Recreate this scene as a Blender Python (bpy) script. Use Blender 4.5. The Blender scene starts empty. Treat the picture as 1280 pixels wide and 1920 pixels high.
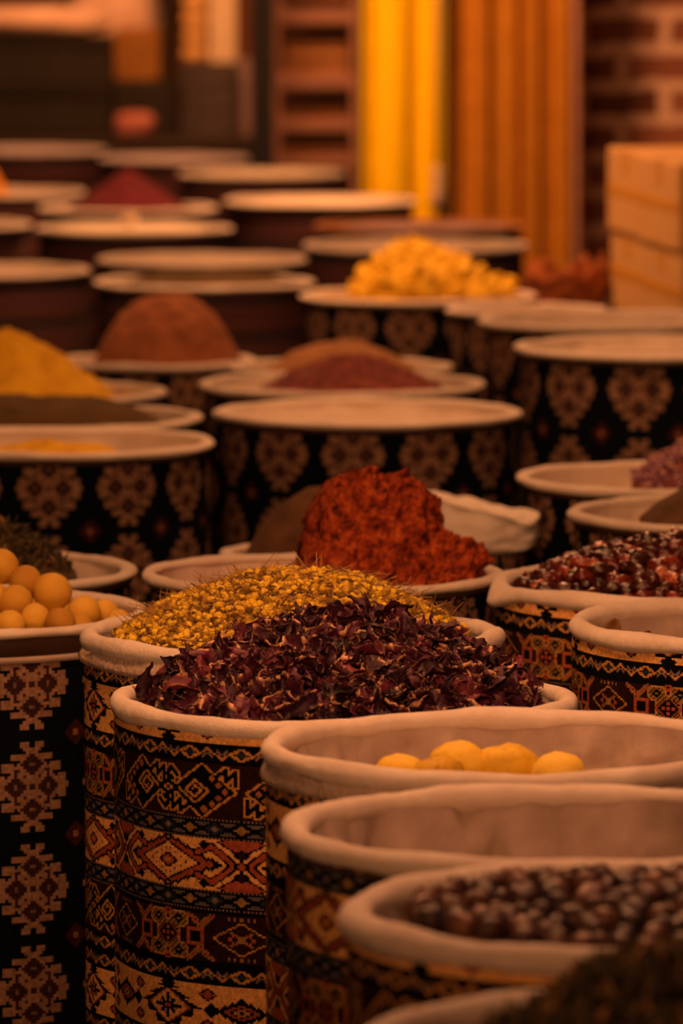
import bpy, bmesh, math, random
import numpy as np
from mathutils import Vector, Matrix, noise, Euler

C = bpy.context.scene.collection
PI = math.pi
R = random.Random(7)
H_CAM = 1.70
PITCH = math.radians(5.48)
FPX = 12000.0

# ------------------------------------------------------------------ camera
cd = bpy.data.cameras.new('camera')
cd.sensor_fit = 'VERTICAL'
cd.sensor_height = 36.0
cd.sensor_width = 24.0
cd.lens = 225.0
cd.clip_start = 0.1
cd.clip_end = 200
cd.dof.use_dof = True
cd.dof.focus_distance = 7.85
cd.dof.aperture_fstop = 6.6
cam = bpy.data.objects.new('camera', cd)
C.objects.link(cam)
cam.location = (0, 0, H_CAM)
cam.rotation_euler = (PI / 2 - PITCH, 0, 0)
bpy.context.scene.camera = cam

def at(px, py, Y):
    """the point at distance Y in front of the camera seen at a place of the photograph"""
    dx = (px - 640) / FPX
    dy = (960 - py) / FPX
    d = Vector((dx, math.cos(PITCH) + dy * math.sin(PITCH), -math.sin(PITCH) + dy * math.cos(PITCH)))
    d *= Y / d.y
    return Vector((d.x, Y, H_CAM + d.z))

# ------------------------------------------------------------------ materials
def mat(name):
    m = bpy.data.materials.new(name)
    m.use_nodes = True
    nt = m.node_tree
    return m, nt, nt.nodes['Principled BSDF']

def N(nt, t, **kw):
    n = nt.nodes.new(t)
    for k, v in kw.items():
        setattr(n, k, v)
    return n

def ramp(nt, fac, stops, interp='LINEAR'):
    r = N(nt, 'ShaderNodeValToRGB')
    r.color_ramp.interpolation = interp
    el = r.color_ramp.elements
    while len(el) < len(stops):
        el.new(0.5)
    for e, (p, c) in zip(el, stops):
        e.position = p
        e.color = (c[0], c[1], c[2], 1)
    nt.links.new(fac, r.inputs[0])
    return r.outputs[0]

def noise_tex(nt, scale, detail=4, rough=0.6, coord='Object', dist=0.0):
    tc = N(nt, 'ShaderNodeTexCoord')
    n = N(nt, 'ShaderNodeTexNoise')
    n.inputs['Scale'].default_value = scale
    n.inputs['Detail'].default_value = detail
    n.inputs['Roughness'].default_value = rough
    n.inputs['Distortion'].default_value = dist
    nt.links.new(tc.outputs[coord], n.inputs['Vector'])
    return n.outputs[0]

def bump(nt, p, height, strength=0.3, dist=0.002):
    b = N(nt, 'ShaderNodeBump')
    b.inputs['Strength'].default_value = strength
    b.inputs['Distance'].default_value = dist
    nt.links.new(height, b.inputs['Height'])
    nt.links.new(b.outputs[0], p.inputs['Normal'])

def simple(name, stops, scale=20, rough=0.8, bstr=0.3, bscale=200, bdist=0.002, spec=0.3, detail=5, dist=0.0):
    m, nt, p = mat(name)
    c = ramp(nt, noise_tex(nt, scale, detail, dist=dist), stops)
    nt.links.new(c, p.inputs['Base Color'])
    p.inputs['Roughness'].default_value = rough
    p.inputs['Specular IOR Level'].default_value = spec
    if bstr:
        bump(nt, p, noise_tex(nt, bscale, 3), bstr, bdist)
    return m

def by_random(name, stops, rough=0.6, source='island', bstr=0.3, bscale=120, spec=0.4, mixnoise=0.35, nscale=60):
    """colour that differs from piece to piece"""
    m, nt, p = mat(name)
    if source == 'island':
        g = N(nt, 'ShaderNodeNewGeometry').outputs['Random Per Island']
    else:
        g = N(nt, 'ShaderNodeObjectInfo').outputs['Random']
    mx = N(nt, 'ShaderNodeMath', operation='MULTIPLY_ADD')
    nz = N(nt, 'ShaderNodeMath', operation='SUBTRACT')
    nt.links.new(noise_tex(nt, nscale, 3), nz.inputs[0])
    nz.inputs[1].default_value = 0.5
    nt.links.new(nz.outputs[0], mx.inputs[0])
    mx.inputs[1].default_value = mixnoise
    nt.links.new(g, mx.inputs[2])
    nt.links.new(ramp(nt, mx.outputs[0], stops), p.inputs['Base Color'])
    p.inputs['Roughness'].default_value = rough
    p.inputs['Specular IOR Level'].default_value = spec
    if bstr:
        bump(nt, p, noise_tex(nt, bscale, 4), bstr, 0.002)
    return m

def woven_cloth(name, a, b, fuzz=0.5, scale=900, rough=0.95):
    m, nt, p = mat(name)
    c = ramp(nt, noise_tex(nt, 14, 5), [(0.3, a), (0.7, b)])
    nt.links.new(c, p.inputs['Base Color'])
    p.inputs['Roughness'].default_value = rough
    p.inputs['Specular IOR Level'].default_value = 0.15
    ad = N(nt, 'ShaderNodeMath', operation='MULTIPLY_ADD')
    nt.links.new(noise_tex(nt, scale, 2), ad.inputs[0])
    ad.inputs[1].default_value = 0.35
    nt.links.new(noise_tex(nt, 45, 4), ad.inputs[2])
    bump(nt, p, ad.outputs[0], fuzz, 0.004)
    return m

M = {}
M['cream'] = woven_cloth('cream terry cloth', (0.72, 0.63, 0.54), (0.88, 0.82, 0.73), 0.9)
M['liner'] = woven_cloth('beige cotton liner', (0.36, 0.29, 0.25), (0.54, 0.45, 0.39), 0.35, 700)
M['pale_liner'] = woven_cloth('cream cotton liner', (0.62, 0.53, 0.45), (0.78, 0.70, 0.60), 0.35, 700)
M['grey_liner'] = woven_cloth('grey pink liner', (0.56, 0.50, 0.52), (0.68, 0.60, 0.60), 0.3)
M['white_cloth'] = woven_cloth('crumpled white cloth', (0.78, 0.73, 0.66), (0.90, 0.86, 0.80), 0.6)
M['brown_band'] = simple('brown vinyl band', [(0.3, (0.055, 0.030, 0.014)), (0.7, (0.085, 0.045, 0.02))], 12, 0.5, 0.15, 90)

def stitch_mat(name, strength):
    m, nt, p = mat(name)
    a = N(nt, 'ShaderNodeAttribute')
    a.attribute_name = 'stitch'
    mul = N(nt, 'ShaderNodeMix', data_type='RGBA', blend_type='MULTIPLY')
    mul.inputs[0].default_value = 1.0
    nt.links.new(a.outputs['Color'], mul.inputs[6])
    nt.links.new(ramp(nt, noise_tex(nt, 180, 4), [(0.25, (0.55, 0.55, 0.55)), (0.75, (1.2, 1.2, 1.2))]), mul.inputs[7])
    nt.links.new(mul.outputs[2], p.inputs['Base Color'])
    p.inputs['Roughness'].default_value = 0.9
    p.inputs['Specular IOR Level'].default_value = 0.05
    bump(nt, p, noise_tex(nt, 620, 2), strength, 0.002)
    return m
M['kilim'] = stitch_mat('woven kilim', 0.5)

m, nt, p = mat('clear plastic wrap over cream cloth')
nt.links.new(ramp(nt, noise_tex(nt, 30, 4), [(0.3, (0.40, 0.31, 0.25)), (0.7, (0.58, 0.48, 0.40))]), p.inputs['Base Color'])
p.inputs['Roughness'].default_value = 0.22
p.inputs['Coat Weight'].default_value = 0.8
p.inputs['Coat Roughness'].default_value = 0.08
bump(nt, p, noise_tex(nt, 70, 3, dist=1.5), 0.7, 0.006)
M['plastic'] = m

# striped dark red barrels at the back
m, nt, p = mat('dark red striped cloth')
tc = N(nt, 'ShaderNodeTexCoord')
sx = N(nt, 'ShaderNodeSeparateXYZ')
nt.links.new(tc.outputs['Object'], sx.inputs[0])
fr = N(nt, 'ShaderNodeMath', operation='MULTIPLY')
fr.inputs[1].default_value = 11.0
nt.links.new(sx.outputs['Z'], fr.inputs[0])
f2 = N(nt, 'ShaderNodeMath', operation='FRACT')
nt.links.new(fr.outputs[0], f2.inputs[0])
nt.links.new(ramp(nt, f2.outputs[0], [(0.0, (0.035, 0.012, 0.014)), (0.3, (0.13, 0.035, 0.03)), (0.42, (0.05, 0.018, 0.02)),
                                      (0.62, (0.10, 0.028, 0.028)), (0.8, (0.025, 0.014, 0.02))], 'CONSTANT'), p.inputs['Base Color'])
p.inputs['Roughness'].default_value = 0.9
bump(nt, p, noise_tex(nt, 300, 3), 0.3)
M['striped'] = m

M['chamomile'] = by_random('dried chamomile', [(0.0, (0.09, 0.05, 0.012)), (0.22, (0.26, 0.16, 0.02)), (0.5, (0.66, 0.44, 0.03)), (1.0, (0.92, 0.68, 0.06))], 0.85, 'island', 0.6, 500, 0.2, 0.5, 300)
M['stalk'] = by_random('dry stalks', [(0.0, (0.10, 0.055, 0.02)), (0.5, (0.34, 0.19, 0.05)), (1.0, (0.60, 0.38, 0.13))], 0.8, 'island', 0.2, 200)
m, nt, p = mat('dried hibiscus')
g = N(nt, 'ShaderNodeNewGeometry').outputs['Random Per Island']
oi = N(nt, 'ShaderNodeObjectInfo').outputs['Random']
mx = N(nt, 'ShaderNodeMath', operation='MULTIPLY_ADD')
nt.links.new(noise_tex(nt, 90, 4), mx.inputs[0])
mx.inputs[1].default_value = 0.5
sb = N(nt, 'ShaderNodeMath', operation='MULTIPLY_ADD')
nt.links.new(g, sb.inputs[0])
sb.inputs[1].default_value = 0.45
nt.links.new(oi, mx.inputs[2])
ad = N(nt, 'ShaderNodeMath', operation='MULTIPLY_ADD')
nt.links.new(mx.outputs[0], ad.inputs[0])
ad.inputs[1].default_value = 0.42
nt.links.new(sb.outputs[0], ad.inputs[2])
sb.inputs[2].default_value = -0.05
colr = ramp(nt, ad.outputs[0], [(0.15, (0.014, 0.003, 0.009)), (0.5, (0.050, 0.008, 0.026)), (0.75, (0.12, 0.020, 0.048)), (0.95, (0.28, 0.060, 0.085))])
av = N(nt, 'ShaderNodeAttribute')
av.attribute_name = 'margin'
pm = N(nt, 'ShaderNodeMath', operation='MULTIPLY')
nt.links.new(av.outputs['Fac'], pm.inputs[0])
nt.links.new(ramp(nt, noise_tex(nt, 75, 3), [(0.49, (0, 0, 0)), (0.58, (1, 1, 1))]), pm.inputs[1])
mxc = N(nt, 'ShaderNodeMix', data_type='RGBA')
nt.links.new(ramp(nt, pm.outputs[0], [(0.12, (0, 0, 0)), (0.42, (1, 1, 1))]), mxc.inputs[0])
nt.links.new(colr, mxc.inputs[6])
mxc.inputs[7].default_value = (0.72, 0.42, 0.22, 1)
nt.links.new(mxc.outputs[2], p.inputs['Base Color'])
p.inputs['Roughness'].default_value = 0.5
p.inputs['Specular IOR Level'].default_value = 0.45
bump(nt, p, noise_tex(nt, 170, 4), 0.9, 0.002)
M['hibiscus'] = m
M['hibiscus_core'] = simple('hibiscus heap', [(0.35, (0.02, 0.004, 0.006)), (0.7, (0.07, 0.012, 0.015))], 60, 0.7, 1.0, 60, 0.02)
M['rosehip'] = by_random('dried rosehip', [(0.0, (0.018, 0.005, 0.004)), (0.5, (0.055, 0.009, 0.007)), (0.85, (0.13, 0.017, 0.010)), (0.97, (0.30, 0.05, 0.025)), (1.0, (0.5, 0.2, 0.1))], 0.28, 'object', 0.55, 160, 0.6, 0.3, 120)
M['berry'] = by_random('dried dark berry', [(0.0, (0.022, 0.010, 0.009)), (0.6, (0.070, 0.030, 0.023)), (1.0, (0.19, 0.085, 0.055))], 0.42, 'object', 0.5, 90, 0.5, 0.3, 60)
M['ball'] = by_random('yellow dried fruit', [(0.0, (0.42, 0.22, 0.03)), (0.5, (0.60, 0.36, 0.045)), (1.0, (0.78, 0.52, 0.08))], 0.75, 'object', 0.45, 80, 0.3, 0.5, 22)
M['apricot'] = by_random('yellow fruit skin', [(0.0, (0.22, 0.13, 0.02)), (0.25, (0.58, 0.36, 0.03)), (0.7, (0.85, 0.58, 0.05)), (1.0, (0.9, 0.66, 0.10))], 0.6, 'object', 0.5, 90, 0.3, 1.0, 85)
M['chunk'] = by_random('yellow dried chunks', [(0.0, (0.62, 0.42, 0.02)), (0.5, (0.84, 0.54, 0.02)), (1.0, (0.94, 0.66, 0.05))], 0.75, 'object', 0.5, 90, 0.3, 0.4, 40)
M['purple'] = by_random('purple dried flower', [(0.0, (0.07, 0.025, 0.075)), (0.5, (0.20, 0.075, 0.19)), (0.8, (0.34, 0.15, 0.30)), (1.0, (0.70, 0.45, 0.30))], 0.8, 'island', 0.4, 150, 0.3, 0.2)
M['herb'] = by_random('dark green dried herb', [(0.0, (0.016, 0.014, 0.006)), (0.6, (0.05, 0.038, 0.014)), (0.9, (0.11, 0.075, 0.026)), (1.0, (0.36, 0.18, 0.06))], 0.8, 'island', 0.5, 150, 0.3, 0.2)
M['leaf'] = by_random('dry brown leaf', [(0.0, (0.08, 0.035, 0.012)), (1.0, (0.20, 0.10, 0.035))], 0.7, 'object', 0.5, 150)
M['red_flake'] = simple('red pepper flakes', [(0.34, (0.05, 0.010, 0.005)), (0.44, (0.26, 0.040, 0.014)), (0.58, (0.52, 0.095, 0.026)), (0.78, (0.72, 0.21, 0.05))], 70, 0.9, 1.0, 140, 0.016, 0.15)
M['crimson'] = simple('crimson powder', [(0.3, (0.065, 0.007, 0.012)), (0.7, (0.115, 0.012, 0.018))], 20, 0.95, 0.4, 150)
M['yellow_powder'] = simple('yellow curry powder', [(0.3, (0.50, 0.25, 0.010)), (0.5, (0.70, 0.42, 0.018)), (0.75, (0.80, 0.52, 0.03))], 22, 0.95, 0.6, 130)
M['brown_powder'] = simple('red brown powder', [(0.3, (0.14, 0.055, 0.022)), (0.5, (0.33, 0.12, 0.05)), (0.75, (0.42, 0.17, 0.07))], 20, 0.95, 0.6, 120)
M['tan_powder'] = simple('tan seed spice', [(0.3, (0.30, 0.14, 0.05)), (0.7, (0.46, 0.23, 0.085))], 25, 0.95, 0.5, 120)
M['maroon_bits'] = simple('maroon flakes', [(0.3, (0.07, 0.020, 0.022)), (0.52, (0.22, 0.06, 0.05)), (0.75, (0.36, 0.11, 0.08))], 40, 0.9, 0.8, 70, 0.01)
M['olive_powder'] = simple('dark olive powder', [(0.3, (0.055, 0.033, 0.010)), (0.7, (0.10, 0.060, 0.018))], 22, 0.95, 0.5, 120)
M['dark_brown_powder'] = simple('dark brown powder', [(0.3, (0.07, 0.035, 0.016)), (0.7, (0.14, 0.07, 0.03))], 22, 0.95, 0.5, 120)
M['orange_powder'] = simple('orange powder', [(0.3, (0.62, 0.24, 0.012)), (0.7, (0.80, 0.36, 0.02))], 20, 0.95, 0.4, 120)
M['pale_powder'] = simple('pale flour', [(0.3, (0.72, 0.60, 0.42)), (0.7, (0.86, 0.76, 0.58))], 18, 0.95, 0.3, 120)

M['carton'] = simple('tan cardboard', [(0.3, (0.62, 0.38, 0.15)), (0.7, (0.70, 0.45, 0.18))], 9, 0.85, 0.2, 60)
M['tape'] = simple('amber packing tape', [(0.3, (0.66, 0.33, 0.03)), (0.7, (0.76, 0.42, 0.05))], 12, 0.35, 0.1, 60)
M['amber_carton'] = simple('amber cardboard', [(0.3, (0.22, 0.095, 0.015)), (0.7, (0.32, 0.14, 0.02))], 9, 0.8, 0.2, 60)
M['dark_crate'] = simple('dark olive brown board', [(0.3, (0.014, 0.011, 0.007)), (0.7, (0.028, 0.021, 0.011))], 7, 0.8, 0.3, 30)
M['grey_box'] = simple('grey brown board', [(0.3, (0.055, 0.042, 0.038)), (0.7, (0.10, 0.075, 0.066))], 7, 0.8, 0.3, 30)
M['pink_grey'] = simple('greyish pink board', [(0.3, (0.24, 0.16, 0.15)), (0.7, (0.34, 0.23, 0.21))], 7, 0.8, 0.3, 30)
M['black_paint'] = simple('black painted steel', [(0.3, (0.010, 0.010, 0.011)), (0.7, (0.016, 0.016, 0.018))], 20, 0.6, 0.1, 60)
M['wood'] = simple('red brown wood', [(0.3, (0.20, 0.07, 0.025)), (0.7, (0.32, 0.12, 0.045))], 12, 0.7, 0.2, 60, dist=3)
M['pale_wood'] = simple('worn pink brown plank', [(0.3, (0.40, 0.20, 0.14)), (0.7, (0.54, 0.29, 0.20))], 12, 0.75, 0.2, 60, dist=3)
M['dark_wood'] = simple('dark wood', [(0.3, (0.03, 0.018, 0.011)), (0.7, (0.055, 0.033, 0.02))], 12, 0.75, 0.2, 60)
M['fold_brown'] = woven_cloth('brown folded cloth', (0.26, 0.11, 0.04), (0.40, 0.18, 0.07), 0.4)
M['fold_tan'] = woven_cloth('tan folded cloth', (0.50, 0.24, 0.09), (0.62, 0.33, 0.14), 0.4)
M['fold_dark'] = woven_cloth('dark folded cloth', (0.05, 0.025, 0.018), (0.10, 0.05, 0.035), 0.4)
M['fold_yellow'] = woven_cloth('yellow folded cloth', (0.62, 0.34, 0.10), (0.76, 0.46, 0.16), 0.4)
M['cream_board'] = simple('cream painted board', [(0.3, (0.74, 0.56, 0.34)), (0.7, (0.82, 0.66, 0.42))], 6, 0.7, 0.1, 40)
M['sack'] = woven_cloth('pinkish sackcloth', (0.58, 0.36, 0.24), (0.78, 0.54, 0.38), 0.5)
M['brown_sack'] = woven_cloth('red brown sackcloth', (0.14, 0.04, 0.016), (0.50, 0.17, 0.06), 0.5)
M['pink_cloth'] = woven_cloth('pink red cloth', (0.36, 0.11, 0.09), (0.55, 0.22, 0.16), 0.5)
M['yellow_curtain'] = woven_cloth('yellow curtain', (0.86, 0.66, 0.006), (0.93, 0.74, 0.012), 0.15)
M['amber_curtain'] = woven_cloth('amber curtain', (0.44, 0.20, 0.018), (0.54, 0.26, 0.028), 0.15)
M['pale_tassel'] = woven_cloth('pale cord', (0.6, 0.46, 0.33), (0.74, 0.6, 0.45), 0.3)

def brick_mat():
    m, nt, p = mat('old brick masonry')
    tc = N(nt, 'ShaderNodeTexCoord')
    mp = N(nt, 'ShaderNodeMapping')
    mp.inputs['Rotation'].default_value = (PI / 2, 0, 0)
    nt.links.new(tc.outputs['Object'], mp.inputs[0])
    nz = N(nt, 'ShaderNodeTexNoise')
    nz.inputs['Scale'].default_value = 7
    nt.links.new(mp.outputs[0], nz.inputs['Vector'])
    ad = N(nt, 'ShaderNodeVectorMath', operation='MULTIPLY_ADD')
    nt.links.new(nz.outputs['Color'], ad.inputs[0])
    ad.inputs[1].default_value = (0.05, 0.05, 0.0)
    nt.links.new(mp.outputs[0], ad.inputs[2])
    b = N(nt, 'ShaderNodeTexBrick')
    b.inputs['Color1'].default_value = (0.13, 0.045, 0.025, 1)
    b.inputs['Color2'].default_value = (0.34, 0.135, 0.075, 1)
    b.inputs['Mortar'].default_value = (0.78, 0.54, 0.40, 1)
    b.inputs['Scale'].default_value = 1.0
    b.inputs['Brick Width'].default_value = 0.27
    b.inputs['Row Height'].default_value = 0.118
    b.inputs['Mortar Size'].default_value = 0.022
    b.inputs['Mortar Smooth'].default_value = 0.25
    nt.links.new(ad.outputs[0], b.inputs['Vector'])
    nt.links.new(b.outputs['Color'], p.inputs['Base Color'])
    p.inputs['Roughness'].default_value = 0.95
    bump(nt, p, b.outputs['Fac'], 0.8, 0.02)
    return m
M['brick'] = brick_mat()
M['plaster'] = simple('dim warm plaster', [(0.3, (0.16, 0.07, 0.035)), (0.7, (0.24, 0.11, 0.055))], 3, 0.95, 0.3, 20)
M['floor'] = simple('dark stone floor', [(0.3, (0.025, 0.02, 0.018)), (0.7, (0.05, 0.04, 0.034))], 3, 0.8, 0.3, 20)

# ------------------------------------------------------------------ helpers
def mesh(name, verts, faces, m, smooth=True):
    me = bpy.data.meshes.new(name)
    me.from_pydata([tuple(v) for v in verts], [], faces)
    me.materials.append(m)
    if smooth:
        me.polygons.foreach_set('use_smooth', [True] * len(me.polygons))
    me.update()
    return me

def bm_mesh(name, bm, m, smooth=True):
    me = bpy.data.meshes.new(name)
    bm.to_mesh(me)
    bm.free()
    me.materials.append(m)
    if smooth:
        me.polygons.foreach_set('use_smooth', [True] * len(me.polygons))
    me.update()
    return me

def obj(name, me, parent=None, loc=(0, 0, 0), rot=(0, 0, 0), scale=(1, 1, 1)):
    o = bpy.data.objects.new(name, me)
    C.objects.link(o)
    o.location = loc
    o.rotation_euler = rot
    o.scale = scale
    if parent:
        o.parent = parent
    return o

def tag(o, label=None, cat=None, group=None, kind=None):
    if label: o['label'] = label
    if cat: o['category'] = cat
    if group: o['group'] = group
    if kind: o['kind'] = kind
    return o

def empty(name, loc, label, cat, group=None, rz=0):
    o = bpy.data.objects.new(name, None)
    C.objects.link(o)
    o.location = loc
    o.rotation_euler = (0, 0, rz)
    o.empty_display_size = 0.05
    return tag(o, label, cat, group)

def lathe(profile, segs, fn=None, closed_profile=False):
    """revolve (r, z) points; fn(theta, i, r, z) -> (r, z) shapes it"""
    vs, fs = [], []
    n = len(profile)
    for s in range(segs):
        th = 2 * PI * s / segs
        for i, (r, z) in enumerate(profile):
            if fn: r, z = fn(th, i, r, z)
            vs.append((r * math.cos(th), r * math.sin(th), z))
    for s in range(segs):
        t = (s + 1) % segs
        for i in range(n if closed_profile else n - 1):
            j = (i + 1) % n
            fs.append((s * n + i, t * n + i, t * n + j, s * n + j))
    return vs, fs

def fn_noise(p, f, octv=4):
    return noise.fractal(Vector(p) * f, 1.0, 2.0, octv)

# ------------------------------------------------------------------ woven patterns
BLK, MAR, TAN, PEA, RED, NAV, MAU, OLV, GRY = range(9)
PAL = np.array([(0.004, 0.005, 0.007), (0.026, 0.009, 0.010), (0.60, 0.31, 0.075), (0.92, 0.51, 0.17), (0.42, 0.10, 0.05),
                (0.022, 0.036, 0.055), (0.25, 0.17, 0.16), (0.36, 0.21, 0.06), (0.13, 0.125, 0.14)], dtype=np.float32)
W = 84

def canvas(h, base):
    y, x = np.mgrid[0:h, 0:W].astype(float)
    return np.full((h, W), base, dtype=int), x - W / 2 + 0.5, (h - 1) / 2 - y

def wrapx(x):
    return (x + W / 2) % W - W / 2

def pdist(x, y, pts):
    d = np.full(x.shape, 1e9)
    for sh in (-W, 0, W):
        for (ax, ay), (bx, by) in zip(pts[:-1], pts[1:]):
            ax2, bx2 = ax + sh, bx + sh
            vx, vy = bx2 - ax2, by - ay
            L = vx * vx + vy * vy + 1e-9
            t = np.clip(((x - ax2) * vx + (y - ay) * vy) / L, 0, 1)
            d = np.minimum(d, np.hypot(x - ax2 - t * vx, y - ay - t * vy))
    return d

def dia(x, y, cx, cy, a, b):
    return np.abs(wrapx(x - cx)) / a + np.abs(y - cy) / b

def band_spiral():
    im, X, Y = canvas(30, MAR)
    black = np.zeros(im.shape, bool)
    edge = np.zeros(im.shape, bool)
    lines = np.zeros(im.shape, bool)
    dots = np.zeros(im.shape, bool)
    for ox, s in ((-21, 1), (21, -1)):
        x, y = wrapx(X - ox) * s, Y * s
        d = np.abs(x) / 17.5 + np.abs(y) / 14
        black |= d < 1
        edge |= d < 1.11
        for hk in ([(8, 8), (13, 12), (13, 6), (18, 11), (18, 4)], [(-8, -8), (-13, -12), (-13, -6), (-18, -11), (-18, -4)],
                   [(16, 0), (21, 4), (26, 0)], [(15, -7), (19, -11), (22, -7), (18, -5)]):
            q = pdist(x, y, hk)
            black |= q < 1.15
            edge |= q < 2.2
        sp, r = [], 9.5
        a = 0
        while r > 1.2:
            sp.append((4 + r * math.cos(a * PI / 2), 0.82 * r * math.sin(a * PI / 2)))
            a += 1
            r -= 0.95
        lines |= pdist(x, y, sp) < 0.62
        for cx, cy in ((-12.5, 0), (-9, 3.6), (-5.5, 7.0), (-9, -3.6), (-5.5, -7.0), (-1, 10)):
            dots |= (np.abs(x - cx) + np.abs(y - cy)) < 2.3
    im[edge] = TAN
    im[black] = BLK
    im[lines & black] = TAN
    im[dots] = OLV
    im[dots & (((X + Y).astype(int) % 2) == 0)] = RED
    return im

def band_medallion():
    im, X, Y = canvas(28, PEA)
    saw = (np.abs(X) % 6) / 6
    d = dia(X, Y, 0, 0, 30, 14.5)
    red = (d + 0.16 * saw) < 1.0
    out = (d + 0.16 * saw) < 1.13
    im[out] = BLK
    im[red] = RED
    for s in (-1, 1):
        hk = [(s * 18, 6), (s * 26, 10), (s * 34, 4), (s * 38, 0), (s * 34, -4), (s * 26, -10), (s * 18, -6)]
        q = pdist(X, Y, hk)
        im[q < 2.3] = BLK
        im[q < 1.3] = RED
        q = pdist(X, Y, [(s * 26, 3), (s * 31, 0), (s * 26, -3)])
        im[q < 0.7] = BLK
    inner = dia(X, Y, 0, 0, 19, 10)
    im[inner < 1.1] = BLK
    im[inner < 0.98] = PEA
    cell = ((np.abs(X) + np.abs(Y) * 1.7) % 6.0)
    cell2 = ((np.abs(X) - np.abs(Y) * 1.7) % 6.0)
    im[(inner < 0.9) & (cell < 1.0) & (cell2 > 2.2)] = BLK
    im[dia(X, Y, 0, 0, 6, 4) < 1.2] = BLK
    im[dia(X, Y, 0, 0, 6, 4) < 0.85] = RED
    im[dia(X, Y, 0, 0, 6, 4) < 0.4] = TAN
    for cx in (-22, 22):
        for cy in (-10.5, 10.5):
            im[dia(X, Y, cx, cy, 3.2, 2.6) < 1] = BLK
    for cy in (-12.5, 12.5):
        im[dia(X, Y, 0, cy, 3, 2.2) < 1] = BLK
        im[dia(X, Y, 0, cy, 3, 2.2) < 0.5] = TAN
    # between two medallions
    x2 = wrapx(X - W / 2)
    for cy in (-10, 10):
        q = dia(X, Y, W / 2, cy * 1.25, 12, 7)
        im[q < 1.1] = BLK
        im[q < 0.92] = RED
    for cy, c in ((6, MAR), (0, RED), (-6, MAR)):
        q = dia(X, Y, W / 2, cy, 4.2, 2.8)
        im[q < 1.2] = BLK
        im[q < 0.75] = c
    return im

def band_cross():
    im, X, Y = canvas(30, BLK)
    im[(np.abs(Y) < 13)] = MAR
    ax, ay = np.abs(X), np.abs(Y)
    body = (ax < 8.5) & (ay < 8)
    for cx in (-7, 7):
        for cy in (-8.5, 8.5):
            body |= (np.abs(X - cx) < 6.5) & (np.abs(Y - cy) < 5) & ((np.abs(X - cx) + np.abs(Y - cy)) < 8)
    hatch = ((X - Y + 200).astype(int) % 3) != 0
    im[body] = MAR
    im[body & hatch] = OLV
    edge = body & ~(np.roll(body, 1, 0) & np.roll(body, -1, 0) & np.roll(body, 1, 1) & np.roll(body, -1, 1))
    im[edge] = TAN
    for cx in (-7, 7):
        for cy in (-8.5, 8.5):
            q = np.abs(X - cx) + np.abs(Y - cy)
            im[q < 3.1] = BLK
            im[q < 1.1] = OLV
    q = ax * 0.9 + ay
    im[(q < 8) & (ax < 6) & (ay < 5.5)] = BLK
    for cx, cy in ((0, 0), (-2.8, 0), (2.8, 0), (0, 3), (0, -3)):
        im[(np.abs(X - cx) + np.abs(Y - cy)) < 1.6] = RED
    im[(q > 6) & (q < 7.3) & (ay < 5.5)] = RED
    for cy in (-12.4, 12.4):
        q = dia(X, Y, 0, cy, 3.2, 2.4)
        im[q < 1] = RED
        im[q < 0.45] = BLK
    for cx in (-17, 17):
        a, b = np.abs(X - cx), np.abs(Y)
        sq = np.maximum(a, b * 0.95)
        im[(sq < 4.6) & (sq >= 2.6)] = RED
        im[(sq < 2.6)] = BLK
    for cx in (-20, 20):
        for cy in (-1, 1):
            yy = Y * cy
            a = np.abs(X - cx)
            ch = (np.abs(yy - (6.5 + a * 0.75)) < 2.6 - 0.12 * a) & (a < 8.5)
            im[ch & (((X + Y * 2).astype(int) % 3) != 0)] = OLV
            im[ch & (np.abs(yy - (6.5 + a * 0.75)) < 0.8)] = RED
    x2 = np.abs(wrapx(X - W / 2))
    q = x2 / 15 + ay / 9
    im[(q > 0.95) & (q < 1.06)] = TAN
    im[(np.abs(x2 - ay * 1.5) < 0.9) & (q < 0.9)] = OLV
    im[(q > 0.42) & (q < 0.52) & (x2 > 2)] = RED
    im[q < 0.2] = OLV
    im[(x2 < 9) & (ay > 9.5) & (ay < 12.5) & ((x2.astype(int) % 3) == 0)] = OLV
    return im

def band_lozenge():
    im, X, Y = canvas(28, PEA)
    saw = ((Y + 60) % 5) / 5
    d = dia(X, Y, 0, 0, 20, 14)
    im[(d + 0.30 * saw) < 1.12] = BLK
    im[d < 0.80] = MAR
    im[d < 0.72] = RED
    im[d < 0.66] = PEA
    a, b = np.abs(X), np.abs(Y)
    arm = (d < 0.5) & ((np.abs(a - b * 1.4) < 1.7) | (b < 0.8) | (a < 0.8))
    im[arm] = BLK
    im[d < 0.12] = RED
    im[(d > 0.34) & (d < 0.42) & (((X + Y).astype(int) % 2) == 0)] = NAV
    for cx in (-24, 24):
        for cy in (-8.5, 8.5):
            q = dia(X, Y, cx, cy, 5, 4)
            im[q < 1.05] = BLK
            im[q < 0.72] = RED
            im[q < 0.3] = OLV
    for cx in (-26, 26):
        im[(np.abs(X - cx) < 4) & (np.abs(Y) < (4 - np.abs(X - cx)) * 0.9 + 0.6) & (np.sign(cx) * (X - cx) < 3)] = BLK
    q = dia(X, Y, W / 2, 0, 16, 7.5)
    im[(q + 0.22 * ((np.abs(wrapx(X - W / 2)) % 4) / 4)) < 1.1] = BLK
    im[(q > 0.42) & (q < 0.62)] = RED
    im[q < 0.3] = TAN
    im[q < 0.13] = BLK
    for cy in (-12.6, 12.6):
        im[(np.abs(X) < 5 - np.abs(Y - cy) * 1.2)] = BLK
    return im

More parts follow.
